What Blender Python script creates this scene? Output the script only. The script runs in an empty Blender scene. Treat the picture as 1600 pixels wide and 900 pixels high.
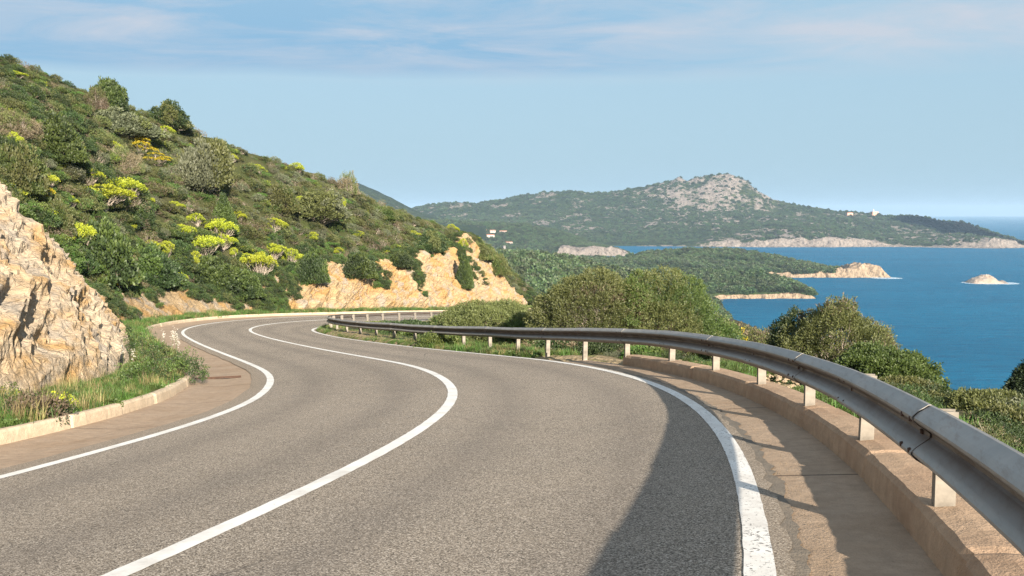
import bpy, math, random
import numpy as np
from mathutils import Vector
from mathutils.bvhtree import BVHTree
R=math.radians
SC=bpy.context.scene; COL=SC.collection
H=70.0                     # eye height above the sea, metres (sea level is z=0)
F=1450.0; PITCH=math.atan(119/F)
# ---------------- camera
cd=bpy.data.cameras.new('camera'); cam=bpy.data.objects.new('camera',cd); COL.objects.link(cam)
cd.sensor_width=36; cd.lens=36*F/1600; cd.clip_start=.1; cd.clip_end=40000
cam.location=(0,0,H); cam.rotation_euler=(R(90)-PITCH,0,0); SC.camera=cam
# ---------------- light
SUN_AZ,SUN_EL=R(159),R(20.5)
sl=bpy.data.lights.new('sun','SUN'); sun=bpy.data.objects.new('sun',sl); COL.objects.link(sun)
sl.energy=4.8; sl.angle=R(.55); sl.color=(1,.885,.735)
tosun=Vector((math.sin(SUN_AZ)*math.cos(SUN_EL),math.cos(SUN_AZ)*math.cos(SUN_EL),math.sin(SUN_EL)))
sun.rotation_euler=tosun.to_track_quat('Z','Y').to_euler(); sun.location=(10,-40,110)
SC.view_settings.view_transform='Standard'; SC.view_settings.look='None'
SC.view_settings.exposure=1.5; SC.view_settings.gamma=1
SC.cycles.max_bounces=5; SC.cycles.diffuse_bounces=3; SC.cycles.glossy_bounces=2
SC.cycles.transparent_max_bounces=4; SC.cycles.volume_bounces=0; SC.cycles.transmission_bounces=2
SC.cycles.use_denoising=True; SC.cycles.denoiser='OPENIMAGEDENOISE'; SC.cycles.denoising_prefilter='NONE'; SC.cycles.denoising_input_passes='RGB_ALBEDO_NORMAL'; SC.cycles.use_adaptive_sampling=False; SC.cycles.sample_clamp_indirect=4; SC.cycles.caustics_reflective=False

# ---------------- node helper
class NT:
    def __init__(s,tree): s.t=tree; s.n=tree.nodes; s.l=tree.links
    def a(s,typ,ins=None,**kw):
        n=s.n.new(typ)
        for k,v in kw.items(): setattr(n,k,v)
        for k,v in (ins or {}).items(): s.put(n.inputs[k],v)
        return n
    def put(s,sock,v):
        if hasattr(v,'is_output') or isinstance(v,bpy.types.NodeSocket): s.l.new(v,sock)
        else: sock.default_value=v
    def noise(s,vec,scale,detail=4,rough=.6,dist=0):
        return s.a('ShaderNodeTexNoise',{'Vector':vec,'Scale':scale,'Detail':detail,'Roughness':rough,'Distortion':dist}).outputs['Fac']
    def vor(s,vec,scale,feature='F1',out='Distance'):
        return s.a('ShaderNodeTexVoronoi',{'Vector':vec,'Scale':scale},feature=feature).outputs[out]
    def math(s,op,a,b=0.0,c=None,clamp=False):
        n=s.n.new('ShaderNodeMath'); n.operation=op; n.use_clamp=clamp
        s.put(n.inputs[0],a); s.put(n.inputs[1],b)
        if c is not None: s.put(n.inputs[2],c)
        return n.outputs[0]
    def step(s,v,lo,hi,a=0.0,b=1.0):
        n=s.a('ShaderNodeMapRange',{'Value':v,'From Min':lo,'From Max':hi,'To Min':a,'To Max':b},clamp=True)
        return n.outputs[0]
    def mix(s,f,a,b,blend='MIX'):
        n=s.n.new('ShaderNodeMix'); n.data_type='RGBA'; n.blend_type=blend
        s.put(n.inputs[0],f)
        for i,v in((6,a),(7,b)):
            if isinstance(v,tuple) and len(v)==3: v=v+(1,)
            s.put(n.inputs[i],v)
        return n.outputs[2]
    def ramp(s,f,stops):
        n=s.n.new('ShaderNodeValToRGB'); s.put(n.inputs[0],f); e=n.color_ramp.elements
        while len(e)<len(stops): e.new(.5)
        for i,(p,c) in enumerate(stops): e[i].position=p; e[i].color=tuple(c)+(1,)
        return n.outputs[0]
    def attr(s,name,out='Fac'): return s.a('ShaderNodeAttribute',attribute_name=name).outputs[out]
    def bump(s,h,strength,dist,normal=None):
        i={'Height':h,'Strength':strength,'Distance':dist}
        if normal is not None: i['Normal']=normal
        return s.a('ShaderNodeBump',i).outputs[0]
def material(name,rough=.9,spec=.3,metal=0):
    m=bpy.data.materials.new(name); m.use_nodes=True; t=NT(m.node_tree)
    b=t.n['Principled BSDF']; b.inputs['Roughness'].default_value=rough
    b.inputs['Specular IOR Level'].default_value=spec; b.inputs['Metallic'].default_value=metal
    co=t.a('ShaderNodeTexCoord').outputs['Object']
    return m,t,b,co
def simple(name,c,rough=.8,spec=.3,metal=0,var=.25,scale=6,bump=0):
    m,t,b,co=material(name,rough,spec,metal)
    n=t.noise(co,scale,5)
    d=tuple(x*(1-var) for x in c); l=tuple(min(1,x*(1+var)) for x in c)
    t.put(b.inputs['Base Color'],t.ramp(n,[(.3,d),(.7,l)]))
    if bump: t.put(b.inputs['Normal'],t.bump(n,1,bump))
    return m

# ---------------- world: sky texture with thin cloud sheets
w=bpy.data.worlds.new('World'); SC.world=w; w.use_nodes=True; t=NT(w.node_tree)
bg=t.n['Background']; bg.inputs[1].default_value=.0715
sky=t.a('ShaderNodeTexSky',sky_type='NISHITA',sun_disc=False,sun_elevation=SUN_EL,sun_rotation=SUN_AZ,altitude=70,air_density=1.0,dust_density=.6,ozone_density=1.6)
dirv=t.a('ShaderNodeTexCoord').outputs['Generated']
sep=t.a('ShaderNodeSeparateXYZ',{0:dirv})
el=sep.outputs[2]
# project on a cloud plane for natural foreshortening
inv=t.math('DIVIDE',1.0,t.math('MAXIMUM',t.math('ADD',el,.045),.02))
cx=t.math('MULTIPLY',sep.outputs[0],inv); cy=t.math('MULTIPLY',sep.outputs[1],inv)
cv=t.a('ShaderNodeCombineXYZ',{0:cx,1:cy,2:0.0}).outputs[0]
mp=t.a('ShaderNodeMapping',{'Vector':cv,'Scale':(.55,.8,1),'Location':(3.1,1.7,0)}).outputs[0]
n1=t.noise(mp,1.9,8,.62,.5); n2=t.noise(mp,.33,3,.5,.3)
cl=t.step(t.math('ADD',t.math('MULTIPLY',n1,.6),t.math('MULTIPLY',n2,.5)),.43,.60)
hi=t.step(el,.13,.17)
nz=t.noise(dirv,2.2,3,.5)
edge=t.math('ADD',el,t.math('MULTIPLY',t.math('SUBTRACT',nz,.5),.035))
hgap=t.step(edge,.134,.146)               # sharp lower rim of the thin cloud deck's blue gap
hgap2=t.step(edge,.17,.30,1,.25)
side=t.step(sep.outputs[0],.0,.34,1,.05)
blue=t.math('MULTIPLY',t.math('MULTIPLY',hgap,hgap2),side)
base=sky.outputs[0]
haze=t.step(el,-.02,.16,1,.88)
veil=t.mix(haze,base,(1.92,2.84,3.50))
veil=t.mix(t.math('MULTIPLY',blue,.62),veil,(.92,2.08,3.35))
c2=t.mix(t.math('MULTIPLY',t.math('MULTIPLY',cl,hi),.85),veil,(3.05,3.25,3.65))
t.put(bg.inputs[0],c2)

# ---------------- numpy noise
def _h(ix,iy,iz,seed):
    n=(ix.astype(np.int64)*374761393+iy.astype(np.int64)*668265263+iz.astype(np.int64)*2147483647+seed*974634777)&0xffffffff
    n=((n^(n>>13))*1274126177)&0xffffffff
    return ((n^(n>>16))&0xffff)/65535.0
def vnoise(P,seed=0):
    P=np.asarray(P,float); i=np.floor(P); f=P-i; f=f*f*(3-2*f); x,y,z=i[...,0],i[...,1],i[...,2]; r=0
    for a in(0,1):
        for b in(0,1):
            for c in(0,1):
                r=r+_h(x+a,y+b,z+c,seed)*(f[...,0] if a else 1-f[...,0])*(f[...,1] if b else 1-f[...,1])*(f[...,2] if c else 1-f[...,2])
    return r*2-1
def fbm(P,scale,octv=4,seed=0,gain=.5,ridge=False):
    P=np.asarray(P,float)*scale; r=0; a=1; tot=0
    for k in range(octv):
        n=vnoise(P+k*17.3,seed+k)
        if ridge: n=1-2*np.abs(n)
        r=r+a*n; tot+=a; a*=gain; P=P*2.03
    return r/tot
def v3(x,y,z=0): return np.stack(np.broadcast_arrays(x,y,z),-1).astype(float)
def sst(x,a,b): q=np.clip((x-a)/(b-a),0,1); return q*q*(3-2*q)

# ---------------- mesh helpers
def npmesh(name,V,Fq,mat=None,attrs=None,smooth=True,matidx=None):
    V=np.asarray(V,np.float32).reshape(-1,3); Fq=np.asarray(Fq,np.int32)
    me=bpy.data.meshes.new(name); k=Fq.shape[1]; n=len(Fq)
    me.vertices.add(len(V)); me.vertices.foreach_set('co',V.ravel())
    me.loops.add(n*k); me.loops.foreach_set('vertex_index',Fq.ravel())
    me.polygons.add(n); me.polygons.foreach_set('loop_start',np.arange(0,n*k,k,dtype=np.int32))
    me.polygons.foreach_set('use_smooth',np.full(n,smooth))
    for m in (mat if isinstance(mat,(list,tuple)) else [mat]):
        if m: me.materials.append(m)
    if matidx is not None: me.polygons.foreach_set('material_index',np.asarray(matidx,np.int32))
    for an,av in (attrs or {}).items():
        at=me.attributes.new(an,'FLOAT','POINT'); at.data.foreach_set('value',np.asarray(av,np.float32).ravel())
    me.update(calc_edges=True); return me
def link(name,me,parent=None,loc=None,**tags):
    o=bpy.data.objects.new(name,me); COL.objects.link(o)
    if parent: o.parent=parent
    if loc is not None: o.location=loc
    for k,v in tags.items(): o[k]=v
    return o
def tag(o,label,cat,group=None,kind=None):
    if label:o['label']=label
    if cat:o['category']=cat
    if group:o['group']=group
    if kind:o['kind']=kind
    return o
def gridfaces(nu,nv,close=False):
    i=np.arange(nu-1)[:,None]*nv+np.arange(nv-1)[None]; 
    return np.stack([i,i+nv,i+nv+1,i+1],-1).reshape(-1,4)
def grid(name,P,mat,attrs=None,smooth=True,flip=False,**k):
    nu,nv=P.shape[:2]; f=gridfaces(nu,nv)
    if flip: f=f[:,::-1]
    return npmesh(name,P.reshape(-1,3),f,mat,attrs,smooth,**k)
class MB:                       # collects simple solids into one mesh
    def __init__(s): s.v=[]; s.f=[]
    def add(s,V,Fs):
        b=len(s.v); s.v+= [tuple(map(float,v)) for v in V]; s.f+=[tuple(b+i for i in f) for f in Fs]
    def box(s,lo,hi,R3=None,o=(0,0,0)):
        x0,y0,z0=lo;x1,y1,z1=hi
        V=np.array([(x0,y0,z0),(x1,y0,z0),(x1,y1,z0),(x0,y1,z0),(x0,y0,z1),(x1,y0,z1),(x1,y1,z1),(x0,y1,z1)],float)
        if R3 is not None: V=V@np.array(R3).T
        s.add(V+np.array(o),[(3,2,1,0),(4,5,6,7),(0,1,5,4),(1,2,6,5),(2,3,7,6),(3,0,4,7)])
    def tube(s,P,r,n=6):
        P=[Vector(p) for p in P]; rr=r if hasattr(r,'__len__') else [r]*len(P); V=[];Fs=[]
        for i,p in enumerate(P):
            d=(P[min(i+1,len(P)-1)]-P[max(i-1,0)]).normalized(); a=d.orthogonal().normalized(); b=d.cross(a)
            for k in range(n):
                an=2*math.pi*k/n; V.append(p+(a*math.cos(an)+b*math.sin(an))*rr[i])
        for i in range(len(P)-1):
            for k in range(n): Fs.append((i*n+k,i*n+(k+1)%n,(i+1)*n+(k+1)%n,(i+1)*n+k))
        Fs.append(tuple(range(n))[::-1]); Fs.append(tuple((len(P)-1)*n+k for k in range(n)))
        s.add(V,Fs)
    def prism(s,outline,z0,z1):    # outline CCW list of xy
        n=len(outline); V=[(x,y,z0) for x,y in outline]+[(x,y,z1) for x,y in outline]
        s.add(V,[tuple(range(n))[::-1],tuple(range(n,2*n))]+[(k,(k+1)%n,n+(k+1)%n,n+k) for k in range(n)])
    def mesh(s,name,mat,smooth=False,bevel=0):
        me=bpy.data.meshes.new(name); me.from_pydata(s.v,[],s.f); me.materials.append(mat)
        if bevel:
            import bmesh
            bm=bmesh.new(); bm.from_mesh(me); bmesh.ops.bevel(bm,geom=bm.edges[:],offset=bevel,segments=2,profile=.5,affect='EDGES'); bm.to_mesh(me); bm.free()
        if smooth: me.polygons.foreach_set('use_smooth',np.ones(len(me.polygons),bool))
        me.update(); return me
def ray(x,y):                   # direction of a photo pixel (1600x900), y forward = 1
    c,s=math.cos(PITCH),math.sin(PITCH); u=(450-y)/F; a=(x-800)/F
    d=Vector((a,c+u*s,-s+u*c)); return d/d.y
def at(x,y,Y): d=ray(x,y)*Y; return Vector((d.x,d.y,H+d.z))

# ---------------- the road axis: x, y, z (relative to eye), heading, crossfall every 2 m from s=-8
ROAD=[(-6.1,-7.54,-0.784,0.364,0.054),(-5.4,-5.67,-0.959,0.353,0.054),(-4.72,-3.79,-1.135,0.341,0.057),(-4.06,-1.9,-1.312,0.328,0.06),(-3.43,0,-1.491,0.312,0.062),(-2.84,1.91,-1.67,0.292,0.065),(-2.28,3.83,-1.852,0.266,0.068),(-1.79,5.77,-2.035,0.231,0.062),(-1.37,7.73,-2.222,0.185,0.055),(-1.06,9.7,-2.413,0.126,0.049),(-0.88,11.69,-2.607,0.052,0.043),(-0.86,13.69,-2.805,-0.038,0.036),(-1.03,15.68,-3.007,-0.127,0.03),(-1.36,17.66,-3.215,-0.193,0.023),(-1.79,19.61,-3.43,-0.246,0.016),(-2.32,21.54,-3.651,-0.292,0.009),(-2.94,23.44,-3.878,-0.333,0.002),(-3.63,25.32,-4.103,-0.37,-0.004),(-4.38,27.17,-4.315,-0.402,-0.009),(-5.18,29,-4.514,-0.425,-0.015),(-6.02,30.82,-4.702,-0.441,-0.02),(-6.89,32.62,-4.877,-0.45,-0.026),(-7.76,34.42,-5.044,-0.453,-0.03),(-8.64,36.22,-5.207,-0.453,-0.035),(-9.51,38.02,-5.365,-0.448,-0.039),(-10.37,39.82,-5.519,-0.441,-0.044),(-11.21,41.64,-5.669,-0.426,-0.048),(-12.01,43.47,-5.818,-0.401,-0.047),(-12.76,45.32,-5.97,-0.362,-0.046),(-13.42,47.21,-6.124,-0.309,-0.044),(-13.97,49.14,-6.281,-0.244,-0.043),(-14.38,51.09,-6.441,-0.171,-0.041),(-14.64,53.07,-6.603,-0.094,-0.039),(-14.75,55.07,-6.767,-0.017,-0.037),(-14.71,57.07,-6.933,0.059,-0.036),(-14.52,59.06,-7.101,0.13,-0.034),(-14.2,61.03,-7.271,0.196,-0.032),(-13.75,62.98,-7.443,0.254,-0.029),(-13.2,64.9,-7.615,0.302,-0.026),(-12.57,66.8,-7.788,0.341,-0.023),(-11.87,68.67,-7.962,0.372,-0.021),(-11.11,70.53,-8.136,0.399,-0.018),(-10.32,72.36,-8.31,0.421,-0.017),(-9.48,74.18,-8.484,0.438,-0.016),(-8.62,75.99,-8.657,0.451,-0.016),(-7.74,77.78,-8.83,0.46,-0.015),(-6.85,79.57,-9.002,0.465,-0.014),(-5.95,81.36,-9.173,0.467,-0.014),(-5.05,83.14,-9.344,0.466,-0.013),(-4.16,84.93,-9.514,0.462,-0.012),(-3.27,86.72,-9.684,0.456,-0.012),(-2.4,88.52,-9.854,0.447,-0.012),(-1.54,90.33,-10.024,0.437,-0.011),(-0.71,92.15,-10.194,0.425,-0.011),(0.11,93.98,-10.363,0.411,-0.011),(0.89,95.82,-10.533,0.397,-0.01),(1.65,97.67,-10.702,0.381,-0.01),(2.38,99.53,-10.871,0.365,-0.009),(3.08,101.4,-11.04,0.348,-0.009),(3.74,103.29,-11.209,0.331,-0.009),(4.38,105.18,-11.378,0.314,-0.009),(4.98,107.09,-11.547,0.297,-0.008),(5.55,109.01,-11.716,0.28,-0.008),(6.09,110.94,-11.885,0.263,-0.008),(6.59,112.87,-12.054,0.246,-0.008),(7.06,114.82,-12.223,0.228,-0.008),(7.49,116.77,-12.392,0.211,-0.008)]
_r=np.array(ROAD); _s=np.arange(-8,-8+2*len(ROAD),2.0)
ext=[];x,y,z,th,b=_r[-1]
for k in range(60):
    th+= (-.016 if k<16 else .02 if k<36 else 0)*2; x+=2*math.sin(th); y+=2*math.cos(th); z-=.172; b*=.9; ext.append((x,y,z,th,b))
_r=np.vstack([_r,ext])
pre=[];x,y,z,th,b=_r[0]
for k in range(8):
    th+=.01; x-=2*math.sin(th); y-=2*math.cos(th); z+=.175; pre.insert(0,(x,y,z,th,b))
_r=np.vstack([pre,_r]); _s=-24+2*np.arange(len(_r)).astype(float)
# smooth resample at .25 m
S=np.arange(-24,_s[-1],.25)
def _sm(v,k):
    g=np.exp(-.5*(np.arange(-12,13)/k)**2); g/=g.sum(); return np.convolve(np.pad(v,12,mode='reflect',reflect_type='odd'),g,'valid')
RX,RY,RZ,RT,RB=[_sm(np.interp(S,_s,_r[:,i]),3.5) for i in range(5)]
RZ=RZ+H
def rd(s,o,dz=0.0):
    s=np.asarray(s,float); x,y,z,th,b=[np.interp(s,S,v) for v in(RX,RY,RZ,RT,RB)]
    return np.stack(np.broadcast_arrays(x+o*np.cos(th),y-o*np.sin(th),z+b*o+dz),-1)
def strip(name,s0,s1,offs,mat,ds=.25,attrs=None,**tags):
    ss=np.arange(s0,s1+1e-6,ds); cols=[]
    for o,dz in offs:
        oo=o(ss) if callable(o) else o; cols.append(rd(ss,oo,dz))
    P=np.stack(cols,1); me=grid(name,P,mat,smooth=False)
    sa=me.attributes.new('rs','FLOAT','POINT'); oa=me.attributes.new('ro','FLOAT','POINT')
    sa.data.foreach_set('value',np.repeat(ss,len(offs)).astype(np.float32))
    oo=np.stack([np.broadcast_to(o(ss) if callable(o) else o,ss.shape) for o,dz in offs],1)
    oa.data.foreach_set('value',oo.astype(np.float32).ravel())
    return link(name,me,**tags)
# ================= materials of the setting
def m_asphalt():
    m,t,b,co=material('asphalt',.93,.12)
    big=t.noise(co,.18,4,.6); mid=t.noise(co,1.6,5,.6); st=t.noise(co,.55,6,.7,.6)
    g1=t.a('ShaderNodeTexVoronoi',{'Vector':co,'Scale':135.0},feature='F1').outputs['Color']
    g2=t.noise(co,75,3,.7)
    gs=t.a('ShaderNodeSeparateColor',{0:g1}).outputs[0]
    base=t.ramp(big,[(.3,(.245,.205,.16)),(.7,(.31,.26,.205))])
    base=t.mix(t.step(mid,.35,.75,0,.35),base,(.155,.14,.125))
    base=t.mix(t.step(gs,.62,.98,0,.85),base,(.58,.51,.43))
    base=t.mix(t.step(gs,.42,.1,0,.85),base,(.06,.052,.045))
    base=t.mix(t.step(g2,.52,.75,0,.4),base,(.075,.065,.06))
    stain=t.math('MULTIPLY',t.step(st,.66,.76),t.step(mid,.5,.6))
    base=t.mix(t.math('MULTIPLY',stain,.35),base,(.10,.065,.03))
    ck=t.vor(t.mix(.12,co,t.a('ShaderNodeTexNoise',{'Vector':co,'Scale':3.0,'Detail':5.0}).outputs['Color']),.33,'DISTANCE_TO_EDGE'); ckm=t.math('MULTIPLY',t.step(ck,.004,.001),t.step(t.noise(co,.12,2),.52,.6)); base=t.mix(t.math('MULTIPLY',ckm,.7),base,(.05,.045,.04))
    # tyre-polished wheel tracks
    ro=t.attr('ro'); ph=t.math('ABSOLUTE',t.math('SUBTRACT',t.math('ABSOLUTE',ro),1.62))
    tr=t.math('ABSOLUTE',t.math('SUBTRACT',ph,.75)); base=t.mix(t.step(tr,.45,0,0,.28),base,(.12,.105,.095))
    # dust blown to the road edges
    ed=t.math('ADD',t.math('ABSOLUTE',ro),t.math('MULTIPLY',mid,.35)); base=t.mix(t.step(ed,3.35,3.75,0,.45),base,(.30,.235,.17))
    t.put(b.inputs['Base Color'],base)
    t.put(b.inputs['Normal'],t.bump(t.math('ADD',gs,g2),.6,.006)); return m
def m_concrete(name,c,joint=0,rough=.95,dirt=.5,dcol=(.14,.10,.07)):
    m,t,b,co=material(name,rough,.15)
    n=t.noise(co,.9,6,.65); n2=t.noise(co,7,5,.7); n3=t.noise(co,60,3,.7)
    base=t.ramp(n2,[(.3,tuple(x*.8 for x in c)),(.7,tuple(min(1,x*1.15) for x in c))])
    base=t.mix(t.step(n,.45,.75,0,dirt),base,dcol)
    base=t.mix(t.step(n3,.55,.75,0,.35),base,tuple(x*.5 for x in c))
    if joint:
        ph=t.math('FRACT',t.math('DIVIDE',t.attr('rs'),joint)); base=t.mix(t.step(t.math('ABSOLUTE',t.math('SUBTRACT',ph,.5)),.494,.498,0,.8),base,(.04,.03,.025))
    t.put(b.inputs['Base Color'],base); t.put(b.inputs['Normal'],t.bump(t.math('ADD',t.math('MULTIPLY',n2,2.0),n3),.7,.012)); return m
def m_paint():
    m,t,b,co=material('road_paint',.75,.3)
    w_=t.noise(co,34,4,.72); w2=t.noise(co,1.1,4,.6); c1=t.noise(co,2.2,6,.75)
    base=t.ramp(c1,[(.3,(.56,.53,.49)),(.5,(.72,.70,.66)),(.7,(.80,.79,.76))])
    ro=t.attr('worn')
    pit=t.step(t.math('ADD',w_,t.math('MULTIPLY',t.math('SUBTRACT',w2,.5),.25)),t.math('SUBTRACT',.71,t.math('MULTIPLY',ro,.12)),t.math('SUBTRACT',.74,t.math('MULTIPLY',ro,.12)))
    t.put(b.inputs['Base Color'],t.mix(pit,base,(.10,.09,.085))); t.put(b.inputs['Normal'],t.bump(w_,.5,.004)); return m
def m_rock(name='ochre_rock',pale=(.55,.44,.32),ochre=(.55,.30,.10),grey=(.42,.39,.35),scale=1.0,near=None):
    m,t,b,co=material(name,.95,.12)
    wv=t.a('ShaderNodeMapping',{'Vector':co,'Rotation':(.5,.9,.4),'Scale':(1,1,2.2)}).outputs[0]
    n=t.noise(wv,.35*scale,5,.6,.4); n2=t.noise(wv,1.5*scale,7,.68,.5); n3=t.noise(wv,7*scale,6,.7,.4); n4=t.noise(co,.8*scale,4,.6)
    cr=t.vor(t.mix(.25,wv,t.a('ShaderNodeTexNoise',{'Vector':wv,'Scale':2.5*scale}).outputs['Color']),2.6*scale,'DISTANCE_TO_EDGE')
    base=t.ramp(n2,[(.32,tuple(x*.72 for x in pale)),(.5,pale),(.68,tuple(min(1,x*1.3) for x in pale))])
    if near:
        sy=t.a('ShaderNodeSeparateXYZ',{0:co}).outputs[1]; base=t.mix(t.step(sy,40,32,0,.8),base,t.ramp(n2,[(.32,tuple(x*.7 for x in near)),(.5,near),(.68,tuple(min(1,x*1.3) for x in near))]))
    base=t.mix(t.step(n,.47,.60,0,.85),base,ochre)
    base=t.mix(t.step(n4,.52,.62,0,.8),base,grey)
    base=t.mix(t.step(n3,.56,.74,0,.45),base,(.30,.19,.10))
    base=t.mix(t.step(cr,.03,.0,0,.3),base,(.13,.08,.05))
    t.put(b.inputs['Base Color'],base)
    h=t.math('ADD',t.math('MULTIPLY',n2,1.2),t.math('ADD',t.math('MULTIPLY',n3,.5),t.step(cr,0,.08,0,.12)))
    t.put(b.inputs['Normal'],t.bump(h,.9,.16/scale)); return m
def m_soil(name,c,c2,scale=1.0,stones=.6):
    m,t,b,co=material(name,.97,.1)
    n=t.noise(co,.6*scale,5,.6); n2=t.noise(co,9*scale,5,.7); v=t.vor(co,14*scale)
    base=t.ramp(n,[(.35,c),(.65,c2)]); base=t.mix(t.step(n2,.5,.7,0,.5),base,tuple(x*.5 for x in c))
    base=t.mix(t.step(v,.22,.12,0,stones),base,(.5,.42,.32))
    t.put(b.inputs['Base Color'],base); t.put(b.inputs['Normal'],t.bump(t.math('SUBTRACT',n2,v),.8,.05)); return m
def m_land(name,greens,rockc,scale=1.0,bumpd=4.0):
    m,t,b,co=material(name,.97,.08)
    n=t.noise(co,.012*scale,5,.6); n2=t.noise(co,.09*scale,5,.68); v=t.vor(co,.16*scale)
    rk=t.attr('rock'); rn=t.noise(co,.045*scale,7,.72,.3); rn2=t.noise(co,.25*scale,4,.7)
    g=t.ramp(n,[(.3,greens[0]),(.5,greens[1]),(.72,greens[2])]); g=t.mix(t.step(n2,.42,.7,0,.7),g,tuple(x*.45 for x in greens[0]))
    g=t.mix(t.step(v,.25,.6,0,.55),g,tuple(x*.5 for x in greens[0]))
    rn3=t.noise(t.a('ShaderNodeMapping',{'Vector':co,'Scale':(1,1,.45)}).outputs[0],.35*scale,6,.75,.6); rc=t.ramp(rn3,[(.36,tuple(x*.3 for x in rockc)),(.48,tuple(x*.85 for x in rockc)),(.66,tuple(min(1,x*1.25) for x in rockc))])
    mk=t.step(t.math('ADD',t.math('MULTIPLY',rk,1.0),t.math('MULTIPLY',t.math('SUBTRACT',rn,.5),2.6)),.42,.56)
    c=t.mix(mk,g,rc); sd=t.attr('sand'); c=t.mix(sd,c,(.62,.52,.40))
    t.put(b.inputs['Base Color'],c)
    t.put(b.inputs['Normal'],t.bump(t.math('ADD',t.math('MULTIPLY',n2,1.0),t.math('ADD',t.math('MULTIPLY',v,-.8),t.math('MULTIPLY',rn3,1.6))),.8,bumpd)); return m
M={}
M['asphalt']=m_asphalt()
M['paint']=m_paint()
M['gutter']=m_concrete('gutter_concrete',(.38,.285,.205),joint=4.0,dcol=(.26,.17,.10))
M['kerb_pale']=m_concrete('pale_kerb_concrete',(.58,.47,.34),joint=0,dirt=.35,dcol=(.38,.27,.17))
M['kerb_dusty']=m_concrete('dusty_kerb_concrete',(.42,.30,.205),joint=0,dirt=.6,dcol=(.27,.16,.10))
M['rock']=m_rock(pale=(.35,.26,.155),ochre=(.36,.22,.085),grey=(.31,.275,.23),near=(.42,.35,.265))
M['soil']=m_soil('verge_soil',(.26,.20,.12),(.36,.26,.16))
M['scrubsoil']=m_soil('scrub_soil',(.10,.085,.045),(.17,.13,.075),.8,.3)
M['crumb']=m_concrete('crumbled_asphalt',(.17,.15,.125),dirt=.6,dcol=(.28,.22,.16))

# ================= road
rng=np.random.RandomState(4)
def wob(s,a,f,seed): return a*fbm(v3(np.asarray(s)*f,0*np.asarray(s),0*np.asarray(s)),1,4,seed)
S1=246.0
edgeR=lambda s: 3.42+wob(s,.05,5,3)+.0*s
edgeL=lambda s: -3.62+wob(s,.05,.8,5)
strip('road',-24,S1,[(edgeL,.0),(-3.4,.004),(-1.7,.025),(0,.045),(1.7,.025),(3.3,.004),(edgeR,.0)],M['asphalt'],ds=.1,kind='structure')
def roadtop(o): return .045-.041*min(1,abs(o)/3.4)+.004
def line_(name,oc,w0,worn,s0=-24,s1=S1,ser=0):
    o=strip(name,s0,s1,[(lambda s,k=k:oc+(k-.5)*w0+wob(s,.006,9,int(k*9+ser)),roadtop(oc+(k-.5)*w0)) for k in(0,.5,1)],M['paint'],ds=.1,kind='structure')
    a=o.data.attributes.new('worn','FLOAT','POINT'); a.data.foreach_set('value',np.full(len(o.data.vertices),worn,np.float32)); return o
line_('centre_line',0,.15,.15); line_('edge_line',-3.25,.145,.5,ser=3); line_('edge_line',3.25,.15,1.0,ser=7)
# crumbled ragged strip between asphalt and the right gutter
KR1=19.2                                   # the right kerb ends here
crumb=strip('road_crumbled_edge',-24,KR1+6,[(3.36,-.004+.002),(lambda s:3.51+wob(s,.06,9,8),-.012)],M['crumb'],ds=.05,kind='structure')
strip('gutter_pavement',-24,KR1+2.5,[(3.30,-.03),(3.55,-.022),(4.12,-.012),(4.2,-.03)],M['gutter'],kind='structure')
strip('gutter_pavement',-24,124,[(-4.95,.0),(-4.84,.0),(-4.2,-.035),(-3.7,-.012),(-3.3,-.03)],M['gutter'],kind='structure')
# --- right kerb: rough cast blocks, edges a little broken
def kerb(name,s0,s1,oi,oo,h,mat,blk,rag,seed,sgn):
    ss=np.arange(s0,s1,.06); n=len(ss)
    e=rag*np.abs(fbm(v3(ss*2.2,0,seed),1,4,seed)); ph=(ss/blk)%1; gap=np.minimum(ph,1-ph)*blk; g=.03*np.exp(-(gap/.025)**2)
    bi=np.floor(ss/blk).astype(int); jit=np.random.RandomState(seed).uniform(-.014,.014,400)[bi%400]
    prof=[(oi,-.06),(oi+sgn*.004,h*.35),(oi+sgn*.012,h-.03),(oi+sgn*.035,h),((oi+oo)/2,h+.004),(oo,h-.006),(oo,-.3)]
    rows=[]
    for k,(o,z) in enumerate(prof):
        q=np.full(n,o)+sgn*g*(k<4)+jit*(k<6); zz=np.full(n,z)-g*(k>1)*.8+0*e
        if k in(2,3): q=q+sgn*e*(.5 if k==2 else 1.0); zz=zz-e*(.9 if k==2 else .25)
        if k in(0,1,4): q=q+sgn*.25*e
        P=rd(ss,q,0); P[:,2]+=zz; rows.append(P)
    P=np.stack(rows,1); me=grid(name,P,mat,flip=(sgn>0),smooth=False)
    a=me.attributes.new('rs','FLOAT','POINT'); a.data.foreach_set('value',np.repeat(ss,len(prof)).astype(np.float32))
    return link(name,me,kind='structure')
kerb('kerb',-24,KR1,4.10,4.46,.20,M['kerb_dusty'],2.6,.05,11,1)
kerb('kerb',-24,131,-4.85,-5.03,.17,M['kerb_pale'],2.0,.018,12,-1)
# slot drain across the left gutter
mb=MB(); c=rd(22.6,-4.35,-.012); th=float(np.interp(22.6,S,RT))
ct,st_=math.cos(th),math.sin(th); Rz=[(ct,st_,0),(-st_,ct,0),(0,0,1)]
for a,b_ in(((-.5,-.09,0),(.5,-.055,.012)),((-.5,.055,0),(.5,.09,.012)),((-.5,-.05,-.006),(.5,.05,.003))): mb.box(a,b_,Rz,tuple(c+np.array((0,0,.012))))
gr=link('drain_channel',mb.mesh('drain_channel',simple('rusty_iron',(.10,.055,.035),.8,.3,0,.4,20)))
tag(gr,'narrow rusty slot drain set across the left gutter beside the bend','drain')

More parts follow.
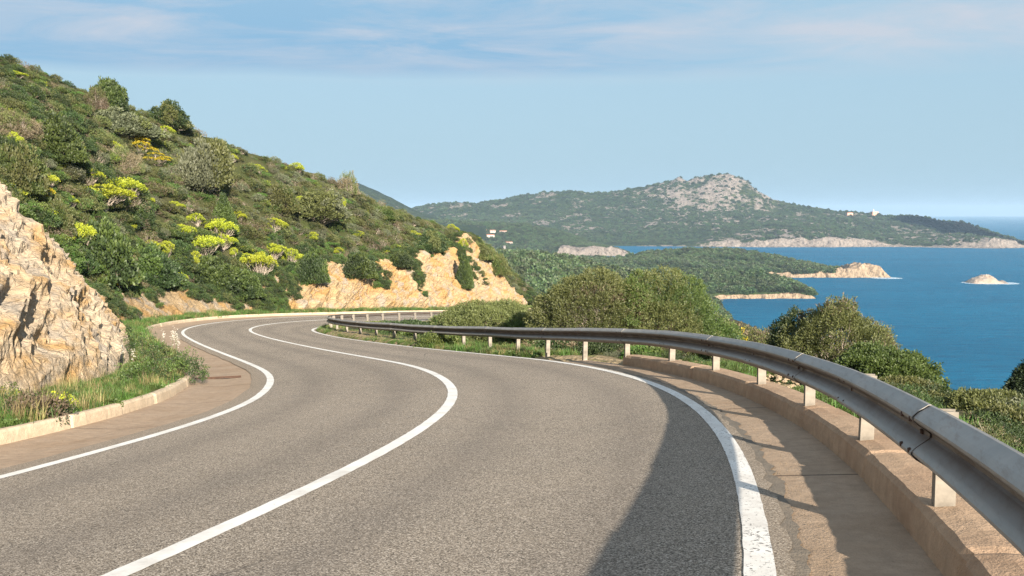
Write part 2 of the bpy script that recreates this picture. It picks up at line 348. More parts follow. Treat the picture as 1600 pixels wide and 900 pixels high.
# ================= hillside (cut face + slope)
RID=[(-24,None,(-70,-30,10)),(-8,None,(-64,-8,12)),(8,None,(-64,14,15)),(20,None,(-63,38,18)),(28,(-700,-120),60),(36,(-430,-40),62),(44,(-150,40),64),(50,(30,100),68),(56,(140,146),73),
(62,(235,183),78),(68,(326,216),83),(74,(404,243),88),(80,(474,267),94),(86,(536,292),100),(92,(588,315),106),(98,(640,338),112),(104,(690,359),118),(108,(720,371),123),(112,(744,382),128),(116,(764,393),130),(120,(784,408),131),(124,(803,430),130),(128,(822,452),129),(131,(834,468),127),(133,(838,476),125)]
rs_=[];rp_=[]
for s,px,D in RID:
    rs_.append(s); rp_.append((D[0],D[1],D[2]+H) if px is None else tuple(at(px[0],px[1],D)))
rp_=np.array(rp_)
def ridge(s): return np.stack([np.interp(s,rs_,rp_[:,i]) for i in range(3)],-1)
CUT=[(-24,3.6,3),(8,4.4,3.5),(16,5.4,4.0),(27,5.2,3.9),(31,3.4,3.0),(36,1.4,1.6),(44,1.2,1.3),(52,1.7,1.6),(60,1.6,1.5),(68,1.6,1.5),(74,2.6,2.0),(80,3.6,2.5),(88,3.7,2.8),(96,4.4,3.2),(104,5.4,3.8),(109,6.2,4.3),(114,7.6,4.6),(117,6.6,4.2),(121,5.0,3.6),(125,3.4,3.0),(129,1.8,2.2),(133,.3,.8)]
cs,ch,cl_=[np.array(q,float) for q in zip(*CUT)]
BASE=[(-24,7.0),(14,6.9),(20,6.5),(28,6.3),(34,6.3),(60,6.1),(90,6.3),(118,6.6),(150,7)]
bs,bo=[np.array(q,float) for q in zip(*BASE)]
def cut(s,v):                               # v 0..1 base to top, 1..1.6 rolls over the top
    h=np.interp(s,cs,ch)*(1+.16*fbm(v3(s*.45,0,0),1,3,77)); l=np.interp(s,cs,cl_); o=np.interp(s,bs,bo)
    vv=np.clip(v,0,1); oo=-(o+l*(vv**1.15)+np.maximum(v-1,0)*2.5); P=rd(s,oo,0)
    zb=rd(s,-5.0,0)[...,2]                 # flatten the crossfall away from the road
    P[...,2]=zb+.12+h*(vv**.88)+1.5*np.minimum(v,0)-.25*np.maximum(v-1,0)
    return P
ss=np.concatenate([np.arange(-14,10,.4),np.arange(10,34,.07),np.arange(34,72,.16),np.arange(72,132.5,.11)]); vv=np.concatenate([np.linspace(-.06,1,84),np.linspace(1.03,1.5,14)])
Sg,Vg=np.meshgrid(ss,vv,indexing='ij'); P=cut(Sg,Vg)
dS=np.gradient(P,axis=0); dV=np.gradient(P,axis=1); Nn=np.cross(dV,dS); Nn/=np.linalg.norm(Nn,axis=-1,keepdims=True)+1e-9; Nn*=np.sign(Nn[...,2:3]+1e-9)
Rm=np.array([[.8,.5,.33],[-.55,.83,.1],[-.22,-.26,.94]]); Q=P@Rm.T*np.array([1,1,2.1])
hh=np.interp(Sg,cs,ch); amp=np.clip(hh/4,.3,1.1)
blk=fbm(Q,.55,3,5,ridge=True); blk=np.round(blk*5)/5*.25+blk*.75
d=amp*(.27*blk+.14*fbm(Q,1.7,3,9,ridge=True)+.07*np.abs(fbm(Q,4.5,3,13))*2-.06+.05*fbm(Q,12,2,19))
d=d+sst(Sg,68,76)*(.65*fbm(Q,.32,2,23,ridge=True)+.38*fbm(Q,.9,3,29,ridge=True))
P=P+Nn*(d*sst(Vg,-.05,.15))[...,None]
rock=link('rock_cutting',grid('rock_cutting',P,M['rock'],smooth=False,flip=False),kind='structure')
CUTP=P
# verge strips: left
strip('verge',-24,34,[(-5.02,.14),(-5.3,.17),(-6.2,.20),(-7.0,.28),(-8.3,.3)],M['scrubsoil'],kind='structure')
strip('verge',34,136,[(-5.02,.13),(-5.6,.15),(-6.4,.2),(-8,.2)],M['scrubsoil'],kind='structure')
# slope above the cut
def slope(s,v):
    A=cut(s,np.full(np.shape(s),1.25)); Rr=ridge(s); A=A-np.array([0,0,.35]); v_=v[...,None]
    P=A+(Rr-A)*np.minimum(v_,1)
    back=np.maximum(v_-1,0); dirh=(Rr-A)*np.array([1,1,0]); dirh/=np.linalg.norm(dirh,axis=-1,keepdims=True)
    P=P+dirh*back*60+np.array([0,0,-1])*back*24
    vv=np.minimum(v,1); P[...,2]+= (1.6*np.sin(np.pi*vv)**1*.5+fbm(P,.10,3,31)*1.1*np.sin(np.pi*np.clip(v,0,1))**.7+fbm(P,.9,3,33)*.22*(v<1.02))
    return P
ss=np.arange(-24,132.6,.5); vv=np.concatenate([np.linspace(0,1,110),np.linspace(1.04,2,14)])
Sg,Vg=np.meshgrid(ss,vv,indexing='ij'); HP=slope(Sg,Vg)
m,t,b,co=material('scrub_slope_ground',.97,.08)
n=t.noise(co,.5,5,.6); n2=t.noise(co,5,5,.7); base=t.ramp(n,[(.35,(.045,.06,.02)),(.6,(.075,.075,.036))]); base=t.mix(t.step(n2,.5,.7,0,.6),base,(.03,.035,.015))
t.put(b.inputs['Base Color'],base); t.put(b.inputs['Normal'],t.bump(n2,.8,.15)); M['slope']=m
link('hillside',grid('hillside',HP,m),kind='structure')

# ================= ground on the seaward side: one sheet, height from the nearest piece of road
def nearest(X,Y,smin=-24,smax=246,step=4):
    m_=(S>=smin)&(S<=smax); ix=np.where(m_)[0][::step]
    sh=X.shape; x=X.ravel();y=Y.ravel(); bi=np.zeros(len(x),int)
    for a in range(0,len(x),20000):
        dd=(x[a:a+20000,None]-RX[ix])**2+(y[a:a+20000,None]-RY[ix])**2; bi[a:a+20000]=ix[dd.argmin(1)]
    o=(x-RX[bi])*np.cos(RT[bi])-(y-RY[bi])*np.sin(RT[bi]); al=(x-RX[bi])*np.sin(RT[bi])+(y-RY[bi])*np.cos(RT[bi])
    return S[bi].reshape(sh),o.reshape(sh),(RZ[bi]).reshape(sh),al.reshape(sh)
def ground_z(X,Y):
    s,o,z,al=nearest(X,Y)
    dist=np.hypot(o,al); side=np.where(o>0,dist,-dist)
    kerbpad=sst(s,KR1+1.5,KR1-.5)*.13
    f=np.interp(side,[-60,-12,-7,-3.6,-3.2,3.2,3.6,4.3,6,9,25,60,160,330],[-5,-1.6,-.35,-.35,-.45,-.45,-.06,0,-.16,-.9,-5.0,-19,-44,-69])
    fl=sst(s,132,150)*(side<0); f=f*(1-fl)+fl*np.interp(-side,[3.2,3.6,6,9,25,60,160],[-.45,-.06,-.3,-1.2,-5,-14,-38])
    zz=z+f+kerbpad*sst(side,4.0,4.3)
    Pn=v3(X,Y,0); far=sst(side,4.6,12)
    zz=zz+fbm(Pn,.12,3,41)*.9*far+fbm(Pn,1.3,3,43)*.07*sst(side,4.3,5)
    return np.maximum(zz,-4),side,s
gx=np.concatenate([np.arange(-26,-18,1),np.arange(-18,14,.22),np.arange(14,60,.7),np.arange(60,330,5)]); gy=np.concatenate([np.arange(-20,-2,1.5),np.arange(-2,40,.22),np.arange(40,90,.4),np.arange(90,150,.8),np.arange(150,330,5)])
GX,GY=np.meshgrid(gx,gy,indexing='ij'); GZ,GS,Gs_=ground_z(GX,GY)
m,t,b,co=material('seaward_ground',.97,.1)
n=t.noise(co,.9,5,.6); n2=t.noise(co,7,5,.7); v=t.vor(co,9.0)
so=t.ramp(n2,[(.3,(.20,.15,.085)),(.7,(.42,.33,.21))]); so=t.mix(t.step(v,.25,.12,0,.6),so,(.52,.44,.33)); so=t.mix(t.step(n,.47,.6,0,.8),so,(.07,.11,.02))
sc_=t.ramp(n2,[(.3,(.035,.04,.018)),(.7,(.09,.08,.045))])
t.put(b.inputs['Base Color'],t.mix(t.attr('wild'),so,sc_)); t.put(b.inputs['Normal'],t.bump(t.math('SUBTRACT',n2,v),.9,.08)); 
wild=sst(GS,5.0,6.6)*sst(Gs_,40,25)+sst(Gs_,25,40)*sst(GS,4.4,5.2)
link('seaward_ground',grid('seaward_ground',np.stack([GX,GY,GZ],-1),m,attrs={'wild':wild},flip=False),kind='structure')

# ================= far land
def interp_cols(rowpts,px,Dd):
    xs=[q[0] for q in rowpts]; ys=[q[1] for q in rowpts]; return np.interp(px,xs,ys)
def landmass(name,x0,x1,dx,rows,mat,noise_amp,nsc,rockf,sandf=None,seed=0,nsub=26,ridge_amp=0,soft=.25,coves=0):
    """rows: (D or [(px,D)..], 'y',[(px,y)..]) or (D,'z',height); shoreline first, back shoreline last"""
    px=np.arange(x0,x1+dx,dx); A=[]
    for D,k,val in rows:
        Dd=np.interp(px,[q[0] for q in D],[q[1] for q in D]) if isinstance(D,list) else np.full(px.shape,float(D))
        if coves: Dd=Dd+coves*fbm(v3(px*.02,Dd*.003,0),1,4,seed+5)
        if k=='z': z=np.interp(px,[q[0] for q in val],[q[1] for q in val]) if isinstance(val,list) else np.full(px.shape,float(val)); 
        else:
            y=np.interp(px,[q[0] for q in val],[q[1] for q in val]); z=H+Dd*np.array([ray(0,q).z for q in y])
        x_=Dd*(px-800)/F*np.array([1/(math.cos(PITCH)) for _ in px]); A.append(np.stack([x_,Dd,z],-1))
    A=np.stack(A,1); P=[]; V=[]
    for i in range(A.shape[1]-1):
        tt=np.linspace(0,1,nsub,endpoint=False)
        for q in tt:
            qq=q*(1-soft)+soft*(q*q*(3-2*q)); P.append(A[:,i]*(1-q)+A[:,i+1]*q); P[-1][:,2]=A[:,i,2]*(1-qq)+A[:,i+1,2]*qq; V.append(i+q)
    P.append(A[:,-1]); V.append(A.shape[1]-1.0); P=np.stack(P,1); V=np.broadcast_to(np.array(V),P.shape[:2]); PX=np.broadcast_to(px[:,None],P.shape[:2])
    last=A.shape[1]-1; land=sst(P[...,2],.0,8)*sst(V,0,.35)
    rk=rockf(PX,V,P); 
    n=fbm(P*np.array([1,1,0]),nsc,5,seed); n2=fbm(P*np.array([1,1,0]),nsc*5,3,seed+3,ridge=True)
    P=P.copy(); P[...,2]+=land*(noise_amp*n+ridge_amp*n2*np.clip(rk,0.15,1))
    P[...,1]+= 1.0*ridge_amp*n2*np.clip(rk,0,1)*sst(V,0,.1)
    sd=np.zeros_like(rk) if sandf is None else sandf(PX,V,P)
    return link(name,grid(name,P,mat,attrs={'rock':rk,'sand':sd},flip=False),kind='structure'),P,V,PX,rk
def bump_(x,c,w): return np.exp(-((x-c)/w)**2)
GR=[(.032,.05,.018),(.05,.074,.024),(.10,.115,.04)]
M['farland']=m_land('far_headland_ground',GR,(.27,.23,.20),.45,6.0)
M['midland']=m_land('headland_ground',GR,(.35,.265,.185),1.3,2.0)
SH=[(500,1900),(960,1900),(1180,1840),(1400,1840),(1480,1800),(1560,1770),(1600,1800),(1640,1830)]
def D_(base,add): return [(a,b+add) for a,b in base]
crest=[(500,300),(640,326),(655,322),(700,319),(760,316),(800,309),(850,302),(890,300),(920,304),(950,301),(985,295),(1010,292),(1030,288),(1045,287),(1058,281),(1072,287),(1085,282),(1100,279),(1118,277),(1135,277),(1150,281),(1165,286),(1180,298),(1205,315),(1250,322),(1300,330),(1350,334),(1400,337),(1450,342),(1500,351),(1540,362),(1560,372),(1592,379),(1640,384)]
def rockA(px,V,P):
    r=np.zeros(px.shape)+.31
    r+=sst(.32,.05)*0 if False else 0
    cl=(1-sst(V,.55,1.0)); r+=cl*(.2+.5*sst(px,1090,1180)); 
    r+=.20*bump_(px,1130,36)*sst(V,2.5,2.9)+.22*bump_(px,1060,22)*sst(V,2.7,3.0)+.2*bump_(px,1200,25)*sst(V,2.2,2.7); r+=.13*bump_(px,1100,150)*sst(V,2.0,2.8); r+=.22*bump_(px,1060,120)*sst(V,1.4,2)*(1-sst(V,2.2,2.5)); r+=.3*bump_(px,1230,110)*bump_(V,1.35,.5); r+=.25*bump_(px,1440,120)*bump_(V,1.6,.7); r+=.35*sst(px,1440,1520)
    r-=.3*bump_(px,1020,90)*bump_(V,1.1,.6); r+=.15*bump_(px,860,40)*bump_(V,2.5,.3)
    return r
sandA=lambda px,V,P: (1-sst(V,.16,.32))*((px>930)&(px<1060))*1.0+(1-sst(V,.12,.25))*bump_(px,1420,50)
hl,PA,VA,PXA,RA=landmass('far_headland',500,1660,1.6,[
 (D_(SH,0),'z',-1.5),
 (D_(SH,25),'y',[(500,383),(960,383),(1080,381),(1150,376),(1300,374),(1380,381),(1440,384),(1500,381),(1560,378),(1590,383),(1640,392)]),
 (D_(SH,200),'y',[(500,365),(960,360),(1100,352),(1170,356),(1220,352),(1270,355),(1320,362),(1380,368),(1450,372),(1500,374),(1560,378),(1600,384),(1640,391)]),
 (D_(SH,420),'y',[(500,350),(800,340),(900,335),(960,336),(1050,330),(1150,334),(1250,340),(1350,344),(1450,352),(1520,366),(1600,384),(1640,391)]),
 ([(500,2500),(1000,2500),(1200,2430),(1350,2350),(1500,2050),(1640,1950)],'y',crest),
 ([(500,3100),(1000,3100),(1350,2700),(1500,2200),(1640,2050)],'z',-3)],M['farland'],10,.006,rockA,sandA,3,30,11,coves=16)
# hill behind the near slope at the left
link_=landmass('inland_hill',300,760,2,[(1500,'z',20),(1650,'y',[(300,330),(560,345),(760,352)]),(2000,'y',[(300,290),(480,290),(545,284),(562,284),(585,293),(610,305),(640,322),(660,332),(700,345),(760,352)]),(2500,'z',20)],M['farland'],9,.006,lambda a,b,c:.12+.3*bump_(a,590,25)*bump_(b,1.85,.15),None,8,24,4)
# low green hill with the village, and its rocky point
vhill,PV,VV,PXV,RV=landmass('village_hill',640,992,1.0,[
 ([(640,1480),(840,1450),(870,1470),(985,1475)],'z',-1.5),
 ([(640,1500),(840,1475),(890,1480),(920,1485),(985,1480)],'y',[(640,396),(840,399),(862,396),(880,388),(905,392),(920,389),(945,386),(965,388),(978,394),(988,402)]),
 ([(640,1560),(985,1530)],'y',[(640,380),(760,384),(850,388),(890,384),(930,385),(960,388),(980,396),(990,404)]),
 ([(640,1720),(985,1690)],'y',[(640,345),(700,345),(760,349),(820,352),(870,362),(905,374),(930,383),(960,391),(990,399)]),
 ([(640,2050),(985,1850)],'z',[(640,30),(850,10),(930,-2),(992,-2)])],M['farland'],5,.012,lambda px,V,P:.1+.85*sst(px,865,880)*(1-sst(V,1.1,1.7))+.35*bump_(px,915,20)*bump_(V,2.7,.5),lambda px,V,P:(px<868)*(1-sst(V,.5,.9))*.9,5,24,4)
# second wooded point with the bare rock at its tip
def ysp2(pts): return pts
sp2,P2,V2,PX2,R2=landmass('wooded_headland',700,1396,1.0,[
 ([(700,960),(1200,985),(1396,985)],'z',-1.5),
 ([(700,965),(1200,992),(1396,990)],'y',[(700,428),(1200,424),(1250,426),(1300,424),(1318,422),(1328,417),(1342,415.5),(1352,417),(1358,421),(1364,418),(1374,420),(1385,428),(1392,434)]),
 ([(700,1010),(1200,1040),(1396,1002)],'y',[(700,415),(900,410),(1100,412),(1150,414),(1220,417),(1280,420),(1310,422),(1328,417),(1348,415),(1368,419),(1384,428),(1392,434)]),
 ([(700,1120),(1200,1120),(1396,1020)],'y',[(700,396),(900,404),(960,403),(1000,397),(1050,393),(1100,391),(1140,391),(1180,397),(1220,405),(1260,412),(1300,422),(1396,438)]),
 ([(700,1230),(1396,1080)],'z',-2)],M['midland'],3,.02,lambda px,V,P:.02+.95*(1-sst(V,.8,1.15))*sst(px,1150,1215)+.9*sst(px,1300,1318)+.25*bump_(px,1205,18)*bump_(V,2.4,.4),None,7,22,6)
# nearest wooded point above the small cliffs
sp1,P1,V1,PX1,R1=landmass('wooded_point',640,1284,1.0,[
 ([(640,741),(1080,722),(1110,735),(1150,745),(1284,745)],'z',-1.5),
 ([(640,748),(1080,732),(1110,742),(1150,750),(1284,750)],'y',[(640,466),(1080,463),(1108,460),(1130,459),(1200,457),(1250,456),(1268,459),(1280,470)]),
 ([(640,800),(1284,775)],'y',[(640,440),(1080,440),(1130,440),(1200,441),(1240,446),(1262,455),(1284,472)]),
 ([(640,860),(1284,800)],'y',[(640,425),(1000,425),(1080,428),(1140,426),(1190,428),(1230,438),(1258,453),(1284,472)]),
 ([(640,950),(1284,850)],'z',[(640,10),(1000,5),(1284,-2)])],M['midland'],2.5,.02,lambda px,V,P:.02+.85*(1-sst(V,.55,.95))+.0*V,None,9,22,5)
# wooded valley floor and rise between the road and the points
vy,PM,VM,PXM,RM=landmass('wooded_valley',560,1150,2,[
 ([(560,150),(860,170),(1150,300)],'z',[(560,44),(860,44),(1000,38),(1150,-2)]),
 ([(560,300),(860,330),(1150,430)],'z',[(560,28),(860,26),(1050,14),(1150,-2)]),
 ([(560,470),(1150,560)],'y',[(560,420),(760,418),(820,420),(900,428),(1000,440),(1060,452),(1100,475),(1150,520)]),
 ([(560,640),(1150,640)],'y',[(560,402),(780,399),(830,402),(880,407),(940,422),(1000,436),(1060,452),(1100,470),(1150,500)]),
 ([(560,800),(1150,760)],'z',[(560,14),(900,8),(1100,-2),(1150,-2)])],M['midland'],3,.015,lambda a,b,c:.0*a,None,12,22,1)

# ================= sea
m,t,b,co=material('sea_water',.5,.12)
wn=t.a('ShaderNodeMapping',{'Vector':co,'Scale':(1,3.4,1),'Rotation':(0,0,.12)}).outputs[0]
n=t.noise(wn,.0035,5,.6,.4); n2=t.noise(wn,.05,6,.7); n3=t.noise(wn,.45,5,.7)
c=t.ramp(n,[(.3,(.002,.105,.215)),(.7,(.004,.145,.28))]); c=t.mix(t.step(n2,.45,.7,0,.75),c,(.002,.065,.15))
c=t.mix(t.step(n3,.72,.8,0,.25),c,(.5,.6,.65))
t.put(b.inputs['Base Color'],c); t.put(b.inputs['Normal'],t.bump(t.math('ADD',n3,t.math('MULTIPLY',n2,4.0)),.9,1.3)); b.inputs['IOR'].default_value=1.33
px=np.array([-9000,9000.]); 
me=bpy.data.meshes.new('sea'); E_=14500
me.from_pydata([(-E_,-600,0),(E_,-600,0),(E_,E_,0),(-E_,E_,0)],[],[(0,1,2,3)]); me.materials.append(m); link('sea',me,kind='structure')
# ================= plant kit
def leafmat(name,c1,c2,trans=.35,rnd=.3,rough=.6):
    m=bpy.data.materials.new(name); m.use_nodes=True; t=NT(m.node_tree); t.n.remove(t.n['Principled BSDF']); out=t.n['Material Output']
    ti=t.attr('tint'); oi=t.a('ShaderNodeObjectInfo').outputs['Random']; 
    c=t.mix(ti,c1,c2); c=t.a('ShaderNodeHueSaturation',{'Hue':t.math('ADD',.5,t.math('MULTIPLY',t.math('SUBTRACT',oi,.5),rnd*.12)),'Saturation':1.0,'Value':t.math('ADD',1-rnd,t.math('MULTIPLY',oi,2*rnd)),'Color':c}).outputs[0]
    d=t.a('ShaderNodeBsdfDiffuse',{'Color':c}); tr=t.a('ShaderNodeBsdfTranslucent',{'Color':t.mix(.5,c,(min(1,c2[0]*1.6),min(1,c2[1]*1.6),c2[2]))})
    g=t.a('ShaderNodeBsdfGlossy',{'Color':(1,1,1,1),'Roughness':rough})
    mx=t.a('ShaderNodeMixShader',{0:trans,1:d.outputs[0],2:tr.outputs[0]}); m2=t.a('ShaderNodeMixShader',{0:.03,1:mx.outputs[0],2:g.outputs[0]})
    t.l.new(m2.outputs[0],out.inputs[0]); return m
LM={}
LM['dark']=leafmat('dark_leaves',(.022,.042,.014),(.062,.10,.028))
LM['mid']=leafmat('green_leaves',(.042,.076,.018),(.115,.165,.035))
LM['olive']=leafmat('olive_leaves',(.068,.084,.026),(.18,.195,.065))
LM['grey']=leafmat('grey_green_leaves',(.08,.095,.055),(.20,.215,.13))
LM['dry']=leafmat('dry_twig_leaves',(.085,.065,.04),(.20,.16,.10),.15)
LM['fresh']=leafmat('fresh_grass_green',(.05,.12,.02),(.13,.25,.045))
LM['spurge']=leafmat('yellow_green_heads',(.18,.23,.015),(.43,.47,.024),.25,.12)
LM['gold']=leafmat('golden_flowers',(.32,.24,.012),(.60,.47,.025),.25,.1)
LM['spurgeleaf']=leafmat('spurge_leaves',(.06,.09,.02),(.16,.20,.04))
LM['white']=leafmat('white_petals',(.6,.58,.5),(.8,.78,.72),.2,.05)
LM['straw']=leafmat('straw_blades',(.20,.17,.07),(.36,.30,.14),.3)
LM['pine']=leafmat('pine_crown_leaves',(.018,.036,.016),(.045,.075,.03),.2)
LM['woods']=leafmat('woodland_leaves',(.024,.046,.018),(.07,.10,.034),.2,.5)
BARK=simple('grey_brown_bark',(.17,.13,.10),.9,.1,0,.4,12)
BARKP=simple('bleached_twigs',(.34,.29,.24),.9,.1,0,.3,12)
def rot_to(n):
    n=n/ (np.linalg.norm(n,axis=-1,keepdims=True)+1e-9); return n
def leaves(C,A,L,Wd,rg,n_per,slen,spread,tint0=None,droop=0):
    """C sprig centres, A sprig axes -> leaf quads"""
    n=len(C)*n_per; Cc=np.repeat(C,n_per,0); Ax=np.repeat(A,n_per,0)
    tpos=rg.uniform(-.5,.6,n)[:,None]*slen; rad=rg.normal(size=(n,3)); rad-=Ax*(rad*Ax).sum(1,keepdims=True); rad=rot_to(rad)
    base=Cc+Ax*tpos+rad*(spread*rg.uniform(0,1,n)**.6)[:,None]
    d=rot_to(Ax*rg.uniform(.3,1.1,n)[:,None]+rad*rg.uniform(.2,1.0,n)[:,None]+np.array([0,0,-droop]))
    l=(L*rg.uniform(.6,1.3,n))[:,None]; w_=(Wd*rg.uniform(.6,1.3,n))[:,None]
    s=rot_to(np.cross(d,rg.normal(size=(n,3))))
    V=np.stack([base,base+d*l*.5+s*w_*.5,base+d*l,base+d*l*.5-s*w_*.5],1).reshape(-1,3)
    Fq=np.arange(n*4).reshape(-1,4); ti=np.clip(rg.uniform(0,.75,n)+ (np.repeat(tint0,n_per) if tint0 is not None else 0),0,1)
    return V,Fq,np.repeat(ti,4)
def crown_pts(rg,n,kind,rx,ry,h,seed,depth=.3,lob=.22,low=-.12):
    d=rg.normal(size=(n*3,3)); d=rot_to(d); d=d[d[:,2]>low][:n]
    if kind=='cap': d=rot_to(d*np.array([1,1,.8])+np.array([0,0,.25]))
    nz=vnoise(d*2.1+seed,seed)*lob+vnoise(d*5.3+seed,seed+1)*lob*.55
    r=(1+nz)*(1-depth*rg.uniform(0,1,len(d))**1.7)
    P=d*r[:,None]*np.array([rx,ry,h]); nrm=rot_to(d/np.array([rx,ry,h]))
    if kind=='round': P[:,2]=h*np.abs(P[:,2]/h)**.62*np.sign(P[:,2])
    if kind=='cone': k=1-.55*np.clip(P[:,2]/h,0,1)**1.3; P[:,:2]*=k[:,None]
    if kind=='wind': P[:,0]+=np.clip(P[:,2],0,None)*-.25; P[:,2]*=1-.38*np.clip(P[:,0]/rx,-.5,1)
    P[:,2]=np.maximum(P[:,2],.04*h); tint=np.clip(nz*1.3+.12,-.15,.45)
    return P,nrm,tint
def branches(name,P,rg,n,mat,r0,r1,base=.12,side=5,fork=True):
    mb=MB(); ix=rg.choice(len(P),min(n,len(P)),replace=False)
    for i in ix:
        e=P[i]*.93; b=np.array([e[0]*base+rg.normal()*.03,e[1]*base+rg.normal()*.03,-.15]); m1=b*.55+e*.45+rg.normal(size=3)*.07*np.linalg.norm(e); m1[2]=max(m1[2],.02)
        m2=b*.2+e*.8+rg.normal(size=3)*.04*np.linalg.norm(e)
        mb.tube([b,m1,m2,e],[r0,r0*.6+r1*.4,r1*1.4,r1*.6],side)
        if fork:
            for q in range(2):
                e2=m1+(e-m1)*rg.uniform(.5,1)+rg.normal(size=3)*.06*np.linalg.norm(e); mb.tube([m1,(m1+e2)/2+rg.normal(size=3)*.03,e2],[r1*1.8,r1,r1*.5],4)
    return mb.mesh(name,mat)
def bush(seed,kind='dome',rx=1,ry=1,h=1,ns=500,per=9,L=.06,Wd=.022,slen=.12,spread=.05,mat='mid',nb=25,r0=.02,r1=.006,bark=None,up=.5,depth=.35,lob=.22,low=-.12,mat2=None,frac2=0,droop=0):
    rg=np.random.RandomState(seed); P,n,ti=crown_pts(rg,ns,kind,rx,ry,h,seed,depth,lob,low)
    A=rot_to(n+np.array([0,0,up])+rg.normal(size=n.shape)*.25); out=[]
    sel=(vnoise(P*1.7/max(rx,h)+3,seed+9)+rg.uniform(-.3,.3,len(P)))>(1-2*frac2) if mat2 else np.zeros(len(P),bool)
    V,Fq,t1=leaves(P,A,L,Wd,rg,per,slen,spread,ti,droop); mi=np.repeat(sel.astype(int),per)
    fol=npmesh('foliage',V,Fq,[LM[mat]]+([LM[mat2]] if mat2 else []),{'tint':t1},smooth=False,matidx=mi)
    br=branches('branches',P,rg,nb,bark or BARK,r0,r1)
    return fol,br
def cluster_bush(seed,caps,h,mat,leafm,ns=70,per=16,L=.055,Wd=.03,nb=40):
    """a shrub whose bright heads sit as caps on bare stems (tree spurge, broom)"""
    rg=np.random.RandomState(seed); Vs=[];Fs=[];Ts=[];Ms=[];nv=0;tips=[]
    for (x,y,z,r) in caps:
        P,n,ti=crown_pts(rg,ns,'dome',r,r,r*.62,seed,.18,.12,.05); P=P+np.array([x,y,z-r*.5]); tips.append(P)
        A=rot_to(n+np.array([0,0,.4])); V,Fq,t1=leaves(P,A,L,Wd,rg,per,.06,.045,ti)
        Vs.append(V);Fs.append(Fq+nv);Ts.append(t1);Ms.append(np.zeros(len(Fq),int));nv+=len(V)
        P2=P*1; P2[:,2]-=r*.22; V,Fq,t1=leaves(P2[::2],A[::2],L*1.2,Wd,rg,7,.10,.06,ti[::2]); Vs.append(V);Fs.append(Fq+nv);Ts.append(t1);Ms.append(np.ones(len(Fq),int));nv+=len(V)
    fol=npmesh('flower_heads',np.vstack(Vs),np.vstack(Fs),[LM[mat],LM[leafm]],{'tint':np.concatenate(Ts)},smooth=False,matidx=np.concatenate(Ms))
    br=branches('branches',np.vstack(tips),rg,nb,BARKP,.018,.006)
    return fol,br
def tuft(seed,n,h,spread,wd,mat,lean=.5,name='grass'):
    rg=np.random.RandomState(seed); b=np.stack([rg.normal(size=n)*spread,rg.normal(size=n)*spread,np.full(n,-.03)],1); a=rg.uniform(0,6.28,n); ln=rg.uniform(.1,lean,n)*h
    d=np.stack([np.cos(a)*ln,np.sin(a)*ln,h*rg.uniform(.5,1.1,n)],1); s=np.stack([-np.sin(a),np.cos(a),0*a],1)*wd*.5
    m_=b+d*np.array([.35,.35,.6]); V=np.stack([b-s,b+s,m_+s*.8,m_-s*.8,m_-s*.8,m_+s*.8,b+d+s*.1,b+d-s*.1],1).reshape(-1,3)
    return npmesh(name,V,np.arange(n*8).reshape(-1,4),LM[mat],{'tint':np.repeat(rg.uniform(0,1,n),8)},smooth=False)
# ---------------- instanced ground cover (one object of uncountable stuff each)
def protos(name,meshes):
    c=bpy.data.collections.new(name)
    for i,m in enumerate(meshes):
        o=bpy.data.objects.new('%s_%02d'%(name,i),m); c.objects.link(o)
    return c
def merged(ms,name):
    """several meshes -> one mesh keeping materials and tint"""
    mats=[];V=[];Fq=[];T=[];MI=[];nv=0
    for me in ms:
        n=len(me.vertices); co=np.empty(n*3,np.float32); me.vertices.foreach_get('co',co); V.append(co.reshape(-1,3))
        t=np.full(n,.5,np.float32)
        if 'tint' in me.attributes: me.attributes['tint'].data.foreach_get('value',t)
        T.append(t); mi=np.empty(len(me.polygons),np.int32); me.polygons.foreach_get('material_index',mi); rem=[]
        for m in me.materials:
            if m not in mats: mats.append(m)
            rem.append(mats.index(m))
        f=[tuple(v+nv for v in p.vertices) for p in me.polygons]; Fq+=f; MI.append(np.array(rem)[mi]); nv+=n
    out=bpy.data.meshes.new(name); out.from_pydata(np.vstack(V).tolist(),[],Fq)
    for m in mats: out.materials.append(m)
    out.polygons.foreach_set('material_index',np.concatenate(MI).astype(np.int32)); a=out.attributes.new('tint','FLOAT','POINT'); a.data.foreach_set('value',np.concatenate(T)); out.update(); return out
